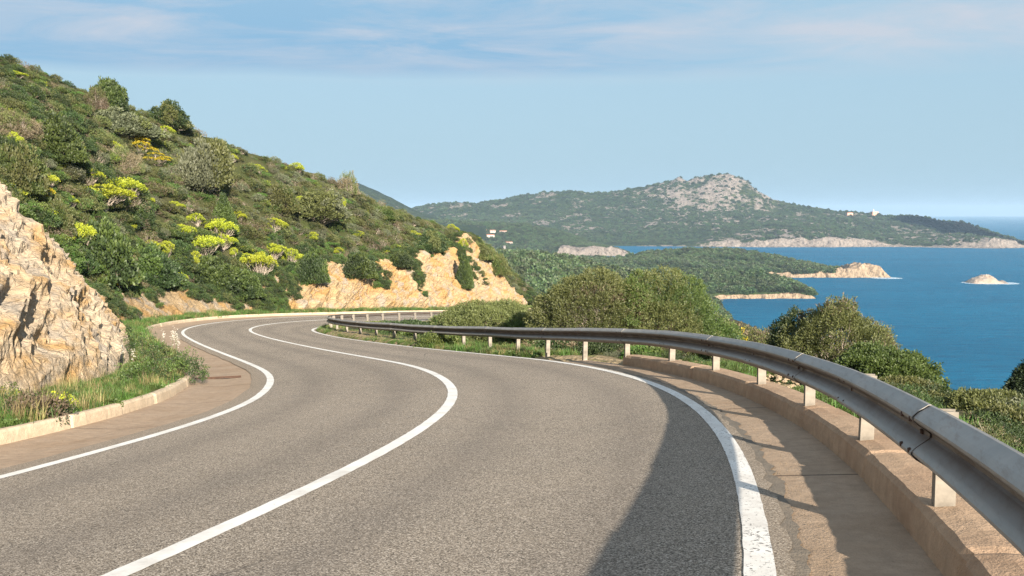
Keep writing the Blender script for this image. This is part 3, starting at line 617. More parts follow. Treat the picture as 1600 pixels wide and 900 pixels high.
def scatter(name,P,scl,rotz,pid,coll,tilt=None,**tags):
    n=len(P); me=bpy.data.meshes.new(name); me.vertices.add(n); me.vertices.foreach_set('co',np.asarray(P,np.float32).ravel())
    for an,av,ty in(('scl',scl,'FLOAT'),('pid',pid,'INT')):
        a=me.attributes.new(an,ty,'POINT'); a.data.foreach_set('value',np.asarray(av,np.int32 if ty=='INT' else np.float32))
    rv=np.zeros((n,3),np.float32); rv[:,2]=rotz
    if tilt is not None: rv[:,:2]=tilt
    a=me.attributes.new('rv','FLOAT_VECTOR','POINT'); a.data.foreach_set('vector',rv.ravel())
    o=link(name,me,**tags); g=bpy.data.node_groups.new(name,'GeometryNodeTree')
    g.interface.new_socket('Geometry',in_out='INPUT',socket_type='NodeSocketGeometry'); g.interface.new_socket('Geometry',in_out='OUTPUT',socket_type='NodeSocketGeometry')
    N=g.nodes; gi=N.new('NodeGroupInput'); go=N.new('NodeGroupOutput'); ip=N.new('GeometryNodeInstanceOnPoints'); ci=N.new('GeometryNodeCollectionInfo')
    ci.inputs['Collection'].default_value=coll; ci.inputs['Separate Children'].default_value=True; ci.inputs['Reset Children'].default_value=True
    def na(nm,ty):
        q=N.new('GeometryNodeInputNamedAttribute'); q.data_type=ty; q.inputs[0].default_value=nm; return q.outputs[0]
    g.links.new(gi.outputs[0],ip.inputs['Points']); g.links.new(ci.outputs[0],ip.inputs['Instance']); ip.inputs['Pick Instance'].default_value=True
    g.links.new(na('pid','INT'),ip.inputs['Instance Index']); g.links.new(na('scl','FLOAT'),ip.inputs['Scale'])
    er=N.new('FunctionNodeEulerToRotation'); g.links.new(na('rv','FLOAT_VECTOR'),er.inputs[0]); g.links.new(er.outputs[0],ip.inputs['Rotation'])
    g.links.new(ip.outputs[0],go.inputs[0]); md=o.modifiers.new('scatter','NODES'); md.node_group=g; return o

PB=[merged(bush(100+i,k,1,1,h,ns,per,L,Wd,.12,.06,mt,22,.02,.007,bk,.5,.35,.25,-.1,m2,f2),'scrub%d'%i) for i,(k,h,ns,per,L,Wd,mt,bk,m2,f2) in enumerate([
 ('dome',.85,420,9,.11,.05,'dark',None,'mid',.3),('dome',.8,420,9,.10,.045,'olive',None,'dark',.35),('dome',.7,380,9,.09,.04,'grey',BARKP,'olive',.3),
 ('wind',.75,260,7,.10,.03,'dry',BARKP,'olive',.4),('dome',.55,420,9,.11,.05,'mid',None,'fresh',.3),('dome',.95,420,9,.10,.05,'dark',None,'olive',.3),
 ('dome',.5,330,9,.09,.045,'spurgeleaf',None,'spurge',.22),('wind',.8,400,9,.09,.045,'mid',None,'olive',.45),('dome',.45,260,8,.09,.03,'fresh',None,'grey',.3)])]
scrubC=protos('scrub_proto',PB)
PF=[merged(bush(150+i,k,1,1,h,ns,per,L,Wd,.10,.05,mt,40,.015,.005,bk,.7,.4,.3,-.1,m2,f2),'fine_scrub%d'%i) for i,(k,h,ns,per,L,Wd,mt,bk,m2,f2) in enumerate([
 ('dome',.85,1200,9,.06,.026,'dark',None,'mid',.3),('dome',.8,1200,9,.055,.02,'olive',None,'dark',.35),('dome',.7,1000,9,.06,.016,'grey',BARKP,'olive',.3),
 ('wind',.75,800,7,.06,.014,'dry',BARKP,'olive',.4),('dome',.55,1100,9,.055,.024,'mid',None,'olive',.4),('dome',.95,1200,9,.06,.024,'dark',None,'olive',.3),('dome',.5,900,9,.055,.02,'spurgeleaf',None,'mid',.3),('wind',.8,1100,9,.055,.022,'mid',None,'dry',.35)])]
fineC=protos('fine_scrub_proto',PF)
def sample_grid(P,n,rg,dens=None):
    A=P[:-1,:-1];B=P[1:,:-1];C=P[:-1,1:]; ar=np.linalg.norm(np.cross(B-A,C-A),axis=-1)
    if dens is not None: ar=ar*dens[:-1,:-1]
    p=ar.ravel()/ar.sum(); k=rg.choice(len(p),n,p=p); i,j=np.unravel_index(k,ar.shape); a=rg.uniform(0,1,(n,1)); b=rg.uniform(0,1,(n,1))
    return A[i,j]+(B[i,j]-A[i,j])*a+(C[i,j]-A[i,j])*b,i,j
rg=np.random.RandomState(21)
hs=np.arange(-24,132.6,.5)
Dh=np.ones(HP.shape[:2]); Dh[hs<18]=.12; Dh[:,112:]*=.25
Ph,ii,jj=sample_grid(HP,14000,rg,Dh)
kn=fbm(Ph*np.array([1,1,1.6]),.11,3,51); kn2=fbm(Ph,.35,2,55); u=rg.uniform(0,1,len(Ph))
pid=np.where(kn+kn2*.5+u*.5>.42,np.where(u<.5,2,8),np.where(kn+kn2*.5<-.12,np.where(u<.4,5,0),np.where(u<.3,1,np.where(u<.48,3,np.where(u<.70,4,np.where(u<.76,6,np.where(u<.9,7,2)))))))
low=jj<28; pid=np.where(low&(u<.6)&(pid!=6),np.where(u<.35,0,4),pid)
u3=rg.uniform(0,1,len(Ph)); pid=np.where(u3<.07,3,np.where(u3<.13,2,np.where(u3<.2,1,np.where(u3<.27,6,pid)))); pid=np.where((pid==8)&(u3>.6),1,pid)
sc_=(.34+.66*rg.uniform(0,1,len(Ph))**1.5)*np.where(pid==8,.9,1)*np.where(jj>92,.75,1.0)
scatter('hillside_scrub',Ph-np.array([0,0,.1]),sc_,rg.uniform(0,6.28,len(Ph)),pid,scrubC,rg.uniform(-.25,.25,(len(Ph),2)),kind='stuff',label='dense mixed maquis scrub covering the whole hillside above the road',category='scrub')
# scrub creeping down over the rock cutting
sgrid=np.concatenate([np.arange(-14,10,.4),np.arange(10,34,.07),np.arange(34,72,.16),np.arange(72,132.5,.11)])
vgrid=np.concatenate([np.linspace(-.06,1,84),np.linspace(1.03,1.5,14)])
SS,VV_=np.meshgrid(sgrid,vgrid,indexing='ij')
ton=fbm(v3(SS*.30,VV_*.5,0),1,3,61)
den=np.where(SS<30,sst(VV_,1.0,1.15)*1.2,np.where(SS<75,sst(ton+.25*VV_,.0,.08)*1.1+.25*sst(VV_,.85,1),sst(ton*.75+.5*VV_+.25*fbm(v3(SS*1.3,VV_*2.4,3),1,3,66),.46,.56)*1.3+sst(VV_,.99,1.07)*1.2))
den[SS<8]=0; den=np.where(SS>110,den*.12+1.0*sst(VV_,1.0,1.1),den); den*=np.where(VV_<.05,0,1)
Pc,ii,jj=sample_grid(CUTP,3000,rg,den)
u=rg.uniform(0,1,len(Pc)); pid=np.where(u<.42,0,np.where(u<.72,5,np.where(u<.88,4,7))); nearf=np.clip(np.hypot(Pc[:,0],Pc[:,1])/60,.35,1)
scatter('cutting_creepers',Pc,rg.uniform(.22,.55,len(Pc))*nearf,rg.uniform(0,6.28,len(Pc)),pid,scrubC,rg.uniform(-.5,.5,(len(Pc),2)),kind='stuff',label='dark green creeping scrub hanging in tongues over the ochre rock cutting',category='creepers')
# seaward slope scrub
Dw=np.zeros(GX.shape); Dw=wild*(GX<75)*(GY<118)*(GY>-4)*(GX>-14)*np.where(np.hypot(GX,GY)<45,1,.5)*(GZ>30)
Dw*=1-((GS<5.25)&(Gs_<24)).astype(float)
az_=np.arctan2(GX,np.maximum(GY,.1)); Dw*=((az_<.75)&(az_>-.25))
Gp=np.stack([GX,GY,GZ],-1); Pw,ii,jj=sample_grid(Gp,5200,rg,Dw); u=rg.uniform(0,1,len(Pw)); kn=fbm(Pw,.15,3,71)
pid=np.where(kn+u*.4>.35,np.where(u<.6,1,7),np.where(u<.35,0,np.where(u<.55,5,np.where(u<.72,3,np.where(u<.86,2,4)))))
dd=np.hypot(Pw[:,0],Pw[:,1]); side_w=GS[ii,jj]
between=(Gs_[ii,jj]>36)
scatter('seaward_scrub',Pw-np.array([0,0,.1]),rg.uniform(.4,1.0,len(Pw))*np.clip(side_w/10,.35,1.15)*np.where(between,.55,1)*.85,rg.uniform(0,6.28,len(Pw)),pid,fineC,rg.uniform(-.2,.2,(len(Pw),2)),kind='stuff',label='low olive and brown scrub covering the slope beyond the guardrail',category='scrub')
# woods on the points and in the valley
def crownmesh(seed,n=240):
    rg_=np.random.RandomState(seed); P,nn,ti=crown_pts(rg_,n,'dome',1,1,.9,seed,.25,.3,-.3); P[:,2]+=.25; V,Fq,t1=leaves(P,rot_to(nn+np.array([0,0,.3])),.34,.26,rg_,2,.1,.1,ti); return npmesh('wood%d'%seed,V,Fq,LM['woods'],{'tint':t1},smooth=False)
woodC=protos('wood_proto',[crownmesh(i) for i in range(5)])
def woods(name,P,V,px,rk,n,lo,hi,label,vr=(0,9),rockmax=.5,extra=None,sink=.3):
    d=((rk<rockmax)&(V>vr[0])&(V<vr[1])&(P[...,2]>2)).astype(float)
    if extra is not None: d*=extra
    dist=np.linalg.norm(P[...,:2],axis=-1); Q,i,j=sample_grid(P,n,rg,d); s=rg.uniform(lo,hi,n)
    scatter(name,Q-np.array([0,0,.0])-s[:,None]*np.array([0,0,sink]),s,rg.uniform(0,6.28,n),rg.randint(0,5,n),woodC,kind='stuff',label=label,category='woods')
woods('wooded_point_trees',P1,V1,PX1,R1,3600,1.8,4.2,'dark green wood covering the nearest low point above the small cliffs',(1.0,3.6),extra=1-.9*sst(fbm(P1,.03,3,81),.05,.25))
woods('wooded_headland_trees',P2,V2,PX2,R2,5200,1.5,4.0,'patchy green wood on the second point behind the nearest one',(.95,3.6),extra=(PX2>830)*(PX2<1310)*(1-.92*sst(fbm(P2,.02,3,83),-.1,.15)))
woods('wooded_valley_trees',PM,VM,PXM,RM,6000,2.0,4.6,'dark wooded valley floor seen over the roadside bushes',(.6,3.5))
# scrub relief on the far headland
dA=((VA>.9)&(VA<4.05)).astype(float)*(1-.6*np.clip(RA,0,1))*(PA[...,2]>3)
dA*=.25+1.2*sst(fbm(PA,.012,3,87),-.25,.25)
Q,i,j=sample_grid(PA,17000,rg,dA); scatter('far_headland_scrub',Q-np.array([0,0,.8]),1.2+3.2*rg.uniform(0,1,17000)**2,rg.uniform(0,6.28,17000),rg.randint(0,5,17000),woodC,kind='stuff',label='blue green maquis covering the far headland and its mountain',category='scrub')
dV=((VV>.9)&(VV<3.2)).astype(float)*(RV<.5)*(PV[...,2]>2)
Q,i,j=sample_grid(PV,3000,rg,dV); scatter('village_hill_scrub',Q-np.array([0,0,1.]),rg.uniform(1.6,4,3000),rg.uniform(0,6.28,3000),rg.randint(0,5,3000),woodC,kind='stuff',label='pale green scrub on the low hill around the village',category='scrub')

# ================= grass and weeds on the verges
TF=[tuft(i,46,.24,.08,.010,('fresh','mid','straw','mid','fresh')[i],.7) for i in range(5)]+[tuft(9,30,.38,.06,.008,'straw'),tuft(11,60,.16,.10,.012,'fresh',.9),merged((npmesh('w',*leaves(*(lambda r:crown_pts(r,60,'dome',.16,.16,.12,3)[:2])(np.random.RandomState(3)),.035,.022,np.random.RandomState(4),7,.03,.03)[:2],LM['mid'],{'tint':np.random.rand(60*7*4)},smooth=False),),'weed')]
grassC=protos('grass_proto',TF)
def verge_pts(n,s0,s1,o0,o1,z,pw=1,gr=None):
    s=rg.uniform(s0,s1,n); o=o0+(o1-o0)*rg.uniform(0,1,n)**pw; return s,o
def grass(name,n,s0,s1,o0,o1,zf,label,smin=.7,smax=1.3,patch=.0,kinds=(0,1,2,3,4,5,6,7),pw=1):
    s,o=verge_pts(n,s0,s1,o0,o1,0,pw); k=fbm(v3(s*.5,o*1.2,0),1,3,91)>patch-.6; s,o=s[k],o[k]; P=rd(s,o,0); P[:,2]+=zf(s,o); n=len(P)
    scatter(name,P,rg.uniform(smin,smax,n)*(.75+.5*sst(fbm(v3(s*.8,o*2,5),1,2,92),-.4,.4)),rg.uniform(0,6.28,n),rg.choice(kinds,n),grassC,rg.uniform(-.15,.15,(n,2)),kind='stuff',label=label,category='grass')
vz=lambda s,o: np.interp(-o,[5,5.3,6.2,7.0,7.6],[.12,.14,.18,.24,.6])
def verge_z(s,o): return vz(s,o)
grass('verge_grass',5200,4,34,-5.06,-7.5,vz,'green grass and weeds on the verge between the left kerb and the rock face',.35,.9,.3,(0,1,3,4,6,6,7,7,1,4,5,7))
grass('verge_grass',6500,34,128,-5.06,-6.9,vz,'bright green grass along the foot of the far cutting outside the bend',.8,1.5,.1,(0,1,2,3,4,4,6,7))
gz=lambda s,o: np.zeros_like(s)-.02
def ggz(s,o): return np.interp(o,[3.6,4.3,6],[-.03,0,-.1])
grass('roadside_grass',3600,24,66,3.62,5.2,ggz,'green grass under the guardrail on the inside of the bend',.55,1.1,.1,(0,1,2,3,4,6,7,7))
grass('roadside_grass',1700,2,20,4.5,5.9,lambda s,o:ggz(s,o)+.10*(s<19),'thin patchy grass on the stony verge behind the right kerb',.35,.8,.55,(1,4,6,6,7,7,7))

# ================= single bushes, each a thing with foliage and branches
dg=bpy.context.evaluated_depsgraph_get()
def bvh_of(P,flip=False):
    f=gridfaces(*P.shape[:2]); return BVHTree.FromPolygons([Vector(v) for v in P.reshape(-1,3)],[tuple(int(a) for a in q) for q in f])
BH=bvh_of(HP); BC=bvh_of(CUTP[::2,::2]); BG=bvh_of(Gp[::2,::2]); BV=bvh_of(PV); BA=bvh_of(PA[::2])
def hit(x,y,*bv):
    best=None
    for b in bv:
        h=b.ray_cast(Vector((0,0,H)),ray(x,y).normalized())
        if h[0] is not None and (best is None or h[3]<best[1]): best=(h[0],h[3])
    return best[0] if best else None
KIT={}
def kit(k,fn):
    if k not in KIT: KIT[k]=fn()
    return KIT[k]
kinds={
 'spurge':lambda:cluster_bush(301,[(0,0,.62,.42),(-.45,.1,.5,.34),(.45,-.1,.52,.36),(.1,-.4,.46,.32),(-.15,.42,.55,.32)],.6,'spurge','spurgeleaf',60,13),
 'spurge2':lambda:cluster_bush(302,[(0,0,.6,.5),(.55,.1,.42,.34),(-.5,-.15,.38,.3)],.6,'spurge','spurgeleaf',80,13),
 'broom':lambda:cluster_bush(303,[(0,0,1.0,.35),(-.3,.1,.7,.34),(.3,-.1,.6,.34),(.05,-.3,.4,.34),(-.1,.3,.5,.3)],1,'gold','spurgeleaf',55,12,.05,.03),
 'green':lambda:bush(311,'cone',1,1,1.25,1700,11,.085,.05,.1,.05,'mid',20,up=.8,lob=.25,mat2='dark',frac2=.35),
 'darkgreen':lambda:bush(312,'dome',1,1,1.0,1600,11,.085,.055,.1,.05,'dark',20,lob=.3,mat2='mid',frac2=.4),
 'windswept':lambda:bush(313,'wind',1,.9,.95,1600,11,.085,.045,.1,.05,'olive',45,bark=BARKP,lob=.3,low=.15,mat2='dark',frac2=.5),
 'silver':lambda:bush(314,'wind',1,.95,.85,1700,11,.08,.042,.1,.05,'grey',60,bark=BARKP,lob=.22,low=.12,mat2='olive',frac2=.45),
 'brown':lambda:bush(315,'dome',1,.95,.95,1100,9,.08,.026,.14,.05,'dry',110,.02,.007,BARKP,.5,lob=.3,mat2='olive',frac2=.35),
 'olivebush':lambda:bush(316,'dome',1,1,.9,1600,11,.085,.05,.1,.05,'olive',40,lob=.35,mat2='mid',frac2=.4),
 'tall':lambda:bush(317,'cone',.8,.8,1.5,1600,11,.08,.045,.12,.04,'mid',14,up=1.2,lob=.12,mat2='dark',frac2=.6)}
_B={}
def bounds(me):
    if me.name not in _B:
        c=np.empty(len(me.vertices)*3,np.float32); me.vertices.foreach_get('co',c); c=c.reshape(-1,3); _B[me.name]=(max(np.percentile(c[:,0],98)-np.percentile(c[:,0],2),np.percentile(c[:,1],98)-np.percentile(c[:,1],2))/2,np.percentile(c[:,2],99))
    return _B[me.name]
def place(kind,name,x,ybase,w,h,label,cat='bush',group=None,rz=0,surf=None,loc=None,D=None):
    """w,h in photo pixels; stands on the ground found under the pixel x,ybase"""
    if loc is None: loc=hit(x,ybase,*(surf or (BH,BC)))
    if loc is None: print('MISS',label); return
    D=loc.y; nb={'spurge':(.85,.85),'spurge2':(.9,.85),'broom':(.62,1.3),'tall':(.75,1.5),'green':(1,1.25),'silver':(1,.85),'brown':(1,.95),'windswept':(1,.95),'olivebush':(1,.9)}.get(kind,(1,1))
    fol,br=kit(kind,kinds[kind]); nb=bounds(fol); w*=1.25 if kind.startswith('spurge') or kind=='broom' else 1; W_=w/2/F*D/nb[0]; Hh=h/F*D/nb[1]
    e=bpy.data.objects.new(name,None); COL.objects.link(e); e.location=(loc[0],loc[1],loc[2]-.05); e.rotation_euler=(0,0,rz); e.scale=(W_,W_,Hh); e.empty_display_size=.3
    tag(e,label,cat,group)
    link('flower_heads' if fol.name.startswith('flower') else 'foliage',fol,e); link('branches',br,e); return e
G1='yellow green spurge bushes dotted over the hillside'
for i,(k,x,y,w,h,lab) in enumerate([
 ('spurge2',138,285,34,24,'small round yellow green spurge dome above the broad double spurge on the left slope'),
 ('spurge',157,322,82,34,'broad flat yellow green spurge sweeping down to the right, lower half of the big pair'),
 ('spurge',194,312,66,34,'broad yellow green spurge, upper right half of the big pair'),
 ('spurge2',108,322,26,18,'faint small spurge tuft left of the big spurge pair'),
 ('spurge',120,395,46,46,'upright bright lime spurge right beside the near rock face'),
 ('spurge2',236,394,30,20,'left half of the low lime spurge between bare grey twigs'),
 ('spurge2',259,402,32,26,'right half of the low lime spurge, beside bare grey twigs'),
 ('spurge',344,376,50,34,'lime spurge dome at the foot of the dark upright juniper'),
 ('spurge2',306,350,30,18,'small spurge left of the dark upright juniper'),
 ('spurge',318,398,56,30,'wide lime spurge dome below the dark upright juniper'),
 ('spurge2',345,388,38,24,'spurge joining the wide dome at its right end'),
 ('spurge2',304,418,28,26,'single round vivid yellow spurge lowest of the middle cluster'),
 ('spurge',408,432,40,38,'bright lime spurge bush hanging above the far verge'),
 ('spurge2',386,415,28,20,'small spurge just left above the bright hanging one'),
 ('spurge2',272,328,30,14,'thin yellow spurge patch left of the dark upright juniper'),
 ('spurge2',427,362,36,22,'golden spurge patch half way along the slope'),
 ('spurge2',463,270,30,16,'golden spurge close under the skyline in the middle of the slope'),
 ('spurge2',455,414,34,26,'dull olive spurge above the first orange rock'),
 ('spurge2',124,172,14,12,'tiny spurge dot high on the left slope'),
 ('spurge2',22,232,26,26,'yellow bush at the left frame edge above the rock'),
 ('spurge2',258,212,26,16,'small spurge under the leaning skyline bush'),
 ('spurge2',363,252,20,12,'small spurge between the skyline and the wide silver bush'),
 ('spurge2',402,268,18,12,'small spurge below the middle skyline'),
 ('spurge2',535,330,16,22,'slim spurge tuft on the far part of the slope'),
 ('spurge2',604,400,18,10,'low spurge tuft over the middle of the orange cutting'),
 ('spurge2',528,398,20,12,'low spurge tuft above the left end of the orange cutting'),
 ('spurge2',705,364,22,14,'spurge on the skyline where the slope runs out'),
 ('spurge2',724,392,16,20,'spurge beside the tall rock spur at the far end'),
 ('spurge2',206,360,22,14,'small spurge between the big pair and the low twiggy ones'),
 ('spurge2',282,440,16,16,'small dull spurge just above the far verge'),
 ('spurge2',365,402,16,16,'small spurge between two larger lime ones'),
 ('spurge2',20,122,40,12,'yellowish spurge streak near the top left corner of the slope'),
 ('spurge2',290,262,18,12,'small spurge beside the crown of the wide silver bush'),
 ('spurge',62,300,44,30,'lime spurge just above the olive bush on the near rock'),
 ('spurge2',78,205,24,14,'small spurge above the big rounded bright green bush'),
 ('spurge',222,322,30,18,'lime spurge just right of the big spurge pair'),
 ('spurge2',176,236,26,16,'small spurge between the big green bush and the golden broom'),
 ('spurge',238,430,36,26,'lime spurge over the dark green bush beside the golden broom'),
 ('spurge2',372,345,26,16,'small spurge up and right of the dark upright juniper'),
 ('spurge',425,404,34,24,'lime spurge right above the bright hanging one'),
 ('spurge2',488,378,26,16,'small spurge on the open slope above the left end of the orange cutting'),
 ('spurge2',470,320,24,14,'small spurge left above the wide grey olive bush'),
 ('spurge2',560,372,24,12,'low spurge right of the slim spurge tuft'),
 ('spurge2',645,372,22,12,'low spurge left of the grey windswept bush'),
 ('spurge',282,372,34,22,'lime spurge between the twiggy low pair and the wide dome'),
 ('spurge2',330,300,24,14,'small spurge at the foot of the wide silver bush'),
 ]): place(k,'spurge_bush',x,y,w,h,lab,'bush',G1,rz=i*1.3)
G2='golden broom bushes on the hillside'
for i,(x,y,w,h,lab) in enumerate([(191,456,38,52,'upright golden broom standing above the pale rock slab'),(222,240,34,26,'golden broom high on the left slope, upper of two'),(242,256,34,18,'golden broom lower right of the high one'),(68,318,26,40,'golden broom sprigs at the edge of the near rock')]):
    place('broom','broom_bush',x,y,w,h,lab,'bush',G2,rz=i*2.1)
for i,(k,x,y,w,h,lab) in enumerate([
 ('green',88,252,76,70,'big rounded bright green bush on the left slope'),
 ('windswept',268,204,64,42,'dark windswept bush leaning on the skyline, tallest there'),
 ('darkgreen',172,170,52,44,'dark green bush on the skyline left of the windswept one'),
 ('brown',150,172,40,34,'brown twiggy bush against the dark skyline bush'),
 ('silver',310,298,88,78,'wide silvery bush with bare trunk showing below its crown'),
 ('brown',543,303,38,34,'round brown bush standing alone on the skyline'),
 ('tall',350,366,40,60,'dark upright juniper among yellow spurges'),
 ('silver',200,215,100,42,'broad grey green bush under the skyline'),
 ('brown',30,215,70,40,'grey brown twiggy bush at the left frame edge'),
 ('silver',500,345,84,44,'wide grey olive bush below the lone skyline bush'),
 ('olivebush',600,342,44,18,'low dark olive bush just under the far skyline'),
 ('windswept',670,396,54,36,'grey windswept bush above the orange cutting'),
 ('olivebush',752,404,38,24,'dark olive bush crowning the tall rock spur'),
 ('olivebush',780,428,34,30,'olive brown bush on the far end of the rock spur'),
 ('brown',195,268,50,40,'brown twiggy bush with pale bare branches on the left slope'),
 ('darkgreen',232,445,90,60,'dark green bush beside the golden broom'),
 ('olivebush',20,300,90,70,'olive bush hanging over the top of the near rock face'),
 ('olivebush',84,366,62,52,'olive green bush on the right shoulder of the near rock'),
 ('darkgreen',160,440,100,88,'large dark green bush between the near rock and the golden broom'),
 ('darkgreen',560,432,46,34,'dark green bush falling over the left part of the orange cutting'),
 ('darkgreen',485,440,46,44,'dark green bush left of the orange cutting'),
 ('darkgreen',625,416,34,22,'dark green bush over the middle of the orange cutting'),
 ('tall',726,450,26,56,'tall dark shrub growing down the face beside the rock spur'),
 ('darkgreen',330,452,80,50,'dark green bush above the pale rocks of the far verge'),
 ('darkgreen',380,462,60,40,'dark green bush right of the pale rocks of the far verge'),
 ('olivebush',440,330,60,40,'grey olive bush in the middle of the slope'),
 ]): place(k,'maquis_bush',x,y,w,h,lab,'bush',None,rz=i*.9+.3)
# --- large roadside bushes beyond the guardrail, modelled leaf by leaf
def bigbush(name,x,D,ytop,w,label,seed,kind,per,ns,mat,mat2,frac2,L=.05,Wd=.012,bark=None,nb=90,up=1.0,lob=.28,depth=.45,cat='bush',ybase=None,ry=1,slen=.2,low=-.1,rz=0,spread=.05):
    X=(x-800)/F*D; zg=BG.ray_cast(Vector((X,D,H+60)),Vector((0,0,-1)))[0]; zg=zg.z if zg else H-5
    top=at(x,ytop+10,D).z; h=max(top-zg,.4); kind='round' if kind=='dome' else kind; lob=.23; rx=w/2/F*D
    L*=1.35; Wd*=2.0; up*=.55; slen*=.7; depth=.32; low=-.25; fol,br=bush(seed,kind,rx,rx*ry,h,int(ns*2.1),per+1,L,Wd,slen,spread,mat,nb,.03,.007,bark,up,depth,lob,low,mat2,frac2)
    e=bpy.data.objects.new(name,None); COL.objects.link(e); e.location=(X,D,zg-.05); e.rotation_euler=(0,0,rz); tag(e,label,cat); link('foliage',fol,e); link('branches',br,e); print(label[:30],'h',round(h,2),'w',round(2*rx,2)); return e
bigbush('rosemary_bush',922,31,420,185,'tall dark rosemary bush with dry brown tips behind the guardrail, left of a bright pair',501,'dome',11,3600,'olive','dry',.36,.055,.014,BARKP,160,1.1,.22)
bigbush('rosemary_bush',1035,31.5,424,190,'tall bright green rosemary bush behind the guardrail, right of the brown tipped one',502,'dome',12,3800,'olive','mid',.5,.055,.014,None,80,1.1,.2)
bigbush('rosemary_bush',1115,32,478,110,'lower green shoulder bush right of the tall rosemary pair',503,'dome',10,1500,'mid','olive',.3,.055,.014,None,40,1.0,.25)
bigbush('rosemary_bush',755,37,462,185,'rounded light olive bush in the bend behind the dark guardrail',504,'dome',12,3400,'olive','mid',.4,.055,.014,None,60,1.1,.18)
bigbush('rosemary_bush',822,35.5,484,95,'low light olive bush at the right end of the rounded one',505,'dome',10,1400,'olive','mid',.3,.055,.014,None,40,1.0,.2)
bigbush('juniper_bush',1312,24,456,185,'big grey twiggy juniper with green top against the blue sea',506,'dome',10,3000,'olive','dry',.52,.05,.013,BARKP,260,1.2,.3)
bigbush('juniper_bush',1245,25,486,110,'dark rounded bush at the left side of the big twiggy juniper',507,'dome',10,1500,'dark','dry',.4,.05,.014,BARKP,110,1.0,.3)
bigbush('mastic_bush',1385,21,528,165,'leafy bright green bush in front of the big twiggy juniper',508,'dome',11,2800,'mid','dark',.4,.045,.018,None,70,.8,.28)
bigbush('mastic_bush',1445,20,588,100,'low green bush running down right of the leafy one',509,'dome',10,1200,'mid','dark',.3,.045,.018,None,40,.8,.28)
bigbush('mastic_bush',1500,24,598,90,'dark brown green bush on the skyline of the slope before the sea',510,'dome',10,1200,'dark','dry',.35,.05,.018,None,50,.8,.3)
bigbush('pine_bush',1636,19,540,130,'very dark pine bush at the right frame edge against the sea',511,'cone',14,2400,'pine','dark',.3,.05,.012,None,50,.8,.35,.35,'pine')
bigbush('rosemary_bush',1560,15,672,130,'silvery twiggy bush low behind the rail at the right',512,'dome',9,1600,'olive','grey',.4,.04,.012,BARKP,150,1.0,.25)
bigbush('rosemary_bush',1185,38,503,110,'brown and green low bush on the edge above the bay',513,'dome',9,900,'olive','dry',.4,.07,.02,BARKP,50,.8,.3)
bigbush('spurge_clump',1160,36,514,36,'yellow flowered low bush right of the tall rosemary pair',514,'dome',9,260,'gold','mid',.65,.05,.02,None,20,.8,.3)
bigbush('bramble_bush',640,45,493,110,'low dark bramble between the two arms of the guardrail',515,'dome',9,1200,'dark','mid',.4,.06,.03,None,60,.6,.3)
bigbush('bramble_bush',588,50,493,60,'small bramble near the tip of the guardrail bend',516,'dome',9,500,'dark','olive',.4,.06,.03,None,30,.6,.3)
bigbush('bramble_bush',1008,24.5,552,70,'low fresh green plant below the rail beside the kerb end',517,'dome',9,500,'fresh','mid',.4,.05,.025,None,20,.7,.3)
bigbush('bramble_bush',880,27,534,100,'dark tangled undergrowth seen below the rail under the tall rosemary',518,'dome',9,900,'dark','dry',.5,.05,.02,BARKP,80,.6,.3)
bigbush('bramble_bush',940,26.5,540,90,'dark undergrowth left of the kerb end under the rail',519,'dome',9,800,'dark','mid',.4,.05,.02,BARKP,60,.6,.3)
bigbush('bramble_bush',690,33.5,522,70,'yellowish green weeds under the rail between two white posts',520,'dome',9,500,'spurgeleaf','mid',.5,.05,.02,None,20,.7,.3)
bigbush('mastic_bush',1140,30,520,90,'dark low scrub right below the green shoulder bush, just above the rail',521,'dome',9,900,'dark','olive',.4,.05,.02,None,40,.6,.3)
bigbush('rosemary_bush',1420,17,600,120,'olive twiggy scrub close behind the rail below the leafy bush',522,'dome',9,1200,'olive','dark',.4,.04,.013,BARKP,90,.8,.3)
bigbush('rosemary_bush',1530,20,632,120,'mottled brown green scrub on the slope left of the dark pine',523,'dome',9,1200,'olive','dry',.4,.04,.013,BARKP,90,.8,.3)
bigbush('rosemary_bush',1590,12,700,120,'olive leaved bush closest to the rail at the right frame edge',524,'dome',9,1200,'olive','dark',.4,.035,.011,BARKP,90,.8,.3)
# --- plants on the left verge
def vbush(name,s,o,w,h,label,seed,mat,mat2,f2,L=.04,Wd=.02,ns=260,per=9,cat='plant',nb=16):
    fol,br=bush(seed,'dome',w/2,w/2,h,ns,per,L,Wd,.06,.04,mat,nb,.006,.002,None,.6,.4,.3,-.1,mat2,f2); P=rd(s,o,0); e=bpy.data.objects.new(name,None); COL.objects.link(e); e.location=(P[0],P[1],P[2]+float(vz(s,np.array(o)))-.02); tag(e,label,cat); link('foliage',fol,e); link('branches',br,e)
vbush('leafy_weed',20.9,-4.98,1.0,.55,'dark leafy weed spilling over the left kerb at the bend',601,'dark','mid',.5,ns=420)
vbush('leafy_weed',19.2,-5.5,1.1,.6,'bushy green weed behind the one spilling over the kerb',602,'mid','dark',.4,ns=420)
vbush('leafy_weed',23.5,-5.6,1.3,.75,'grey green weed further round the bend on the left verge',603,'olive','dark',.4,ns=420)
vbush('leafy_weed',11.9,-5.3,.9,.34,'dark purplish low weed behind the kerb at the left frame edge',604,'dark','dry',.5,ns=420)
vbush('yellow_weed',12.9,-5.35,.4,.24,'small lime yellow flowering weed just behind the left kerb',605,'spurge','mid',.4,.03,.018,120)
vbush('yellow_weed',14.6,-6.9,.7,.25,'yellow flowering weed at the foot of the near rock',606,'spurge','mid',.55,.03,.018,160)
vbush('leafy_weed',26.5,-6.1,1.2,1.0,'tall dark shrub in the corner between near rock and verge',607,'dark','mid',.4,ns=420)
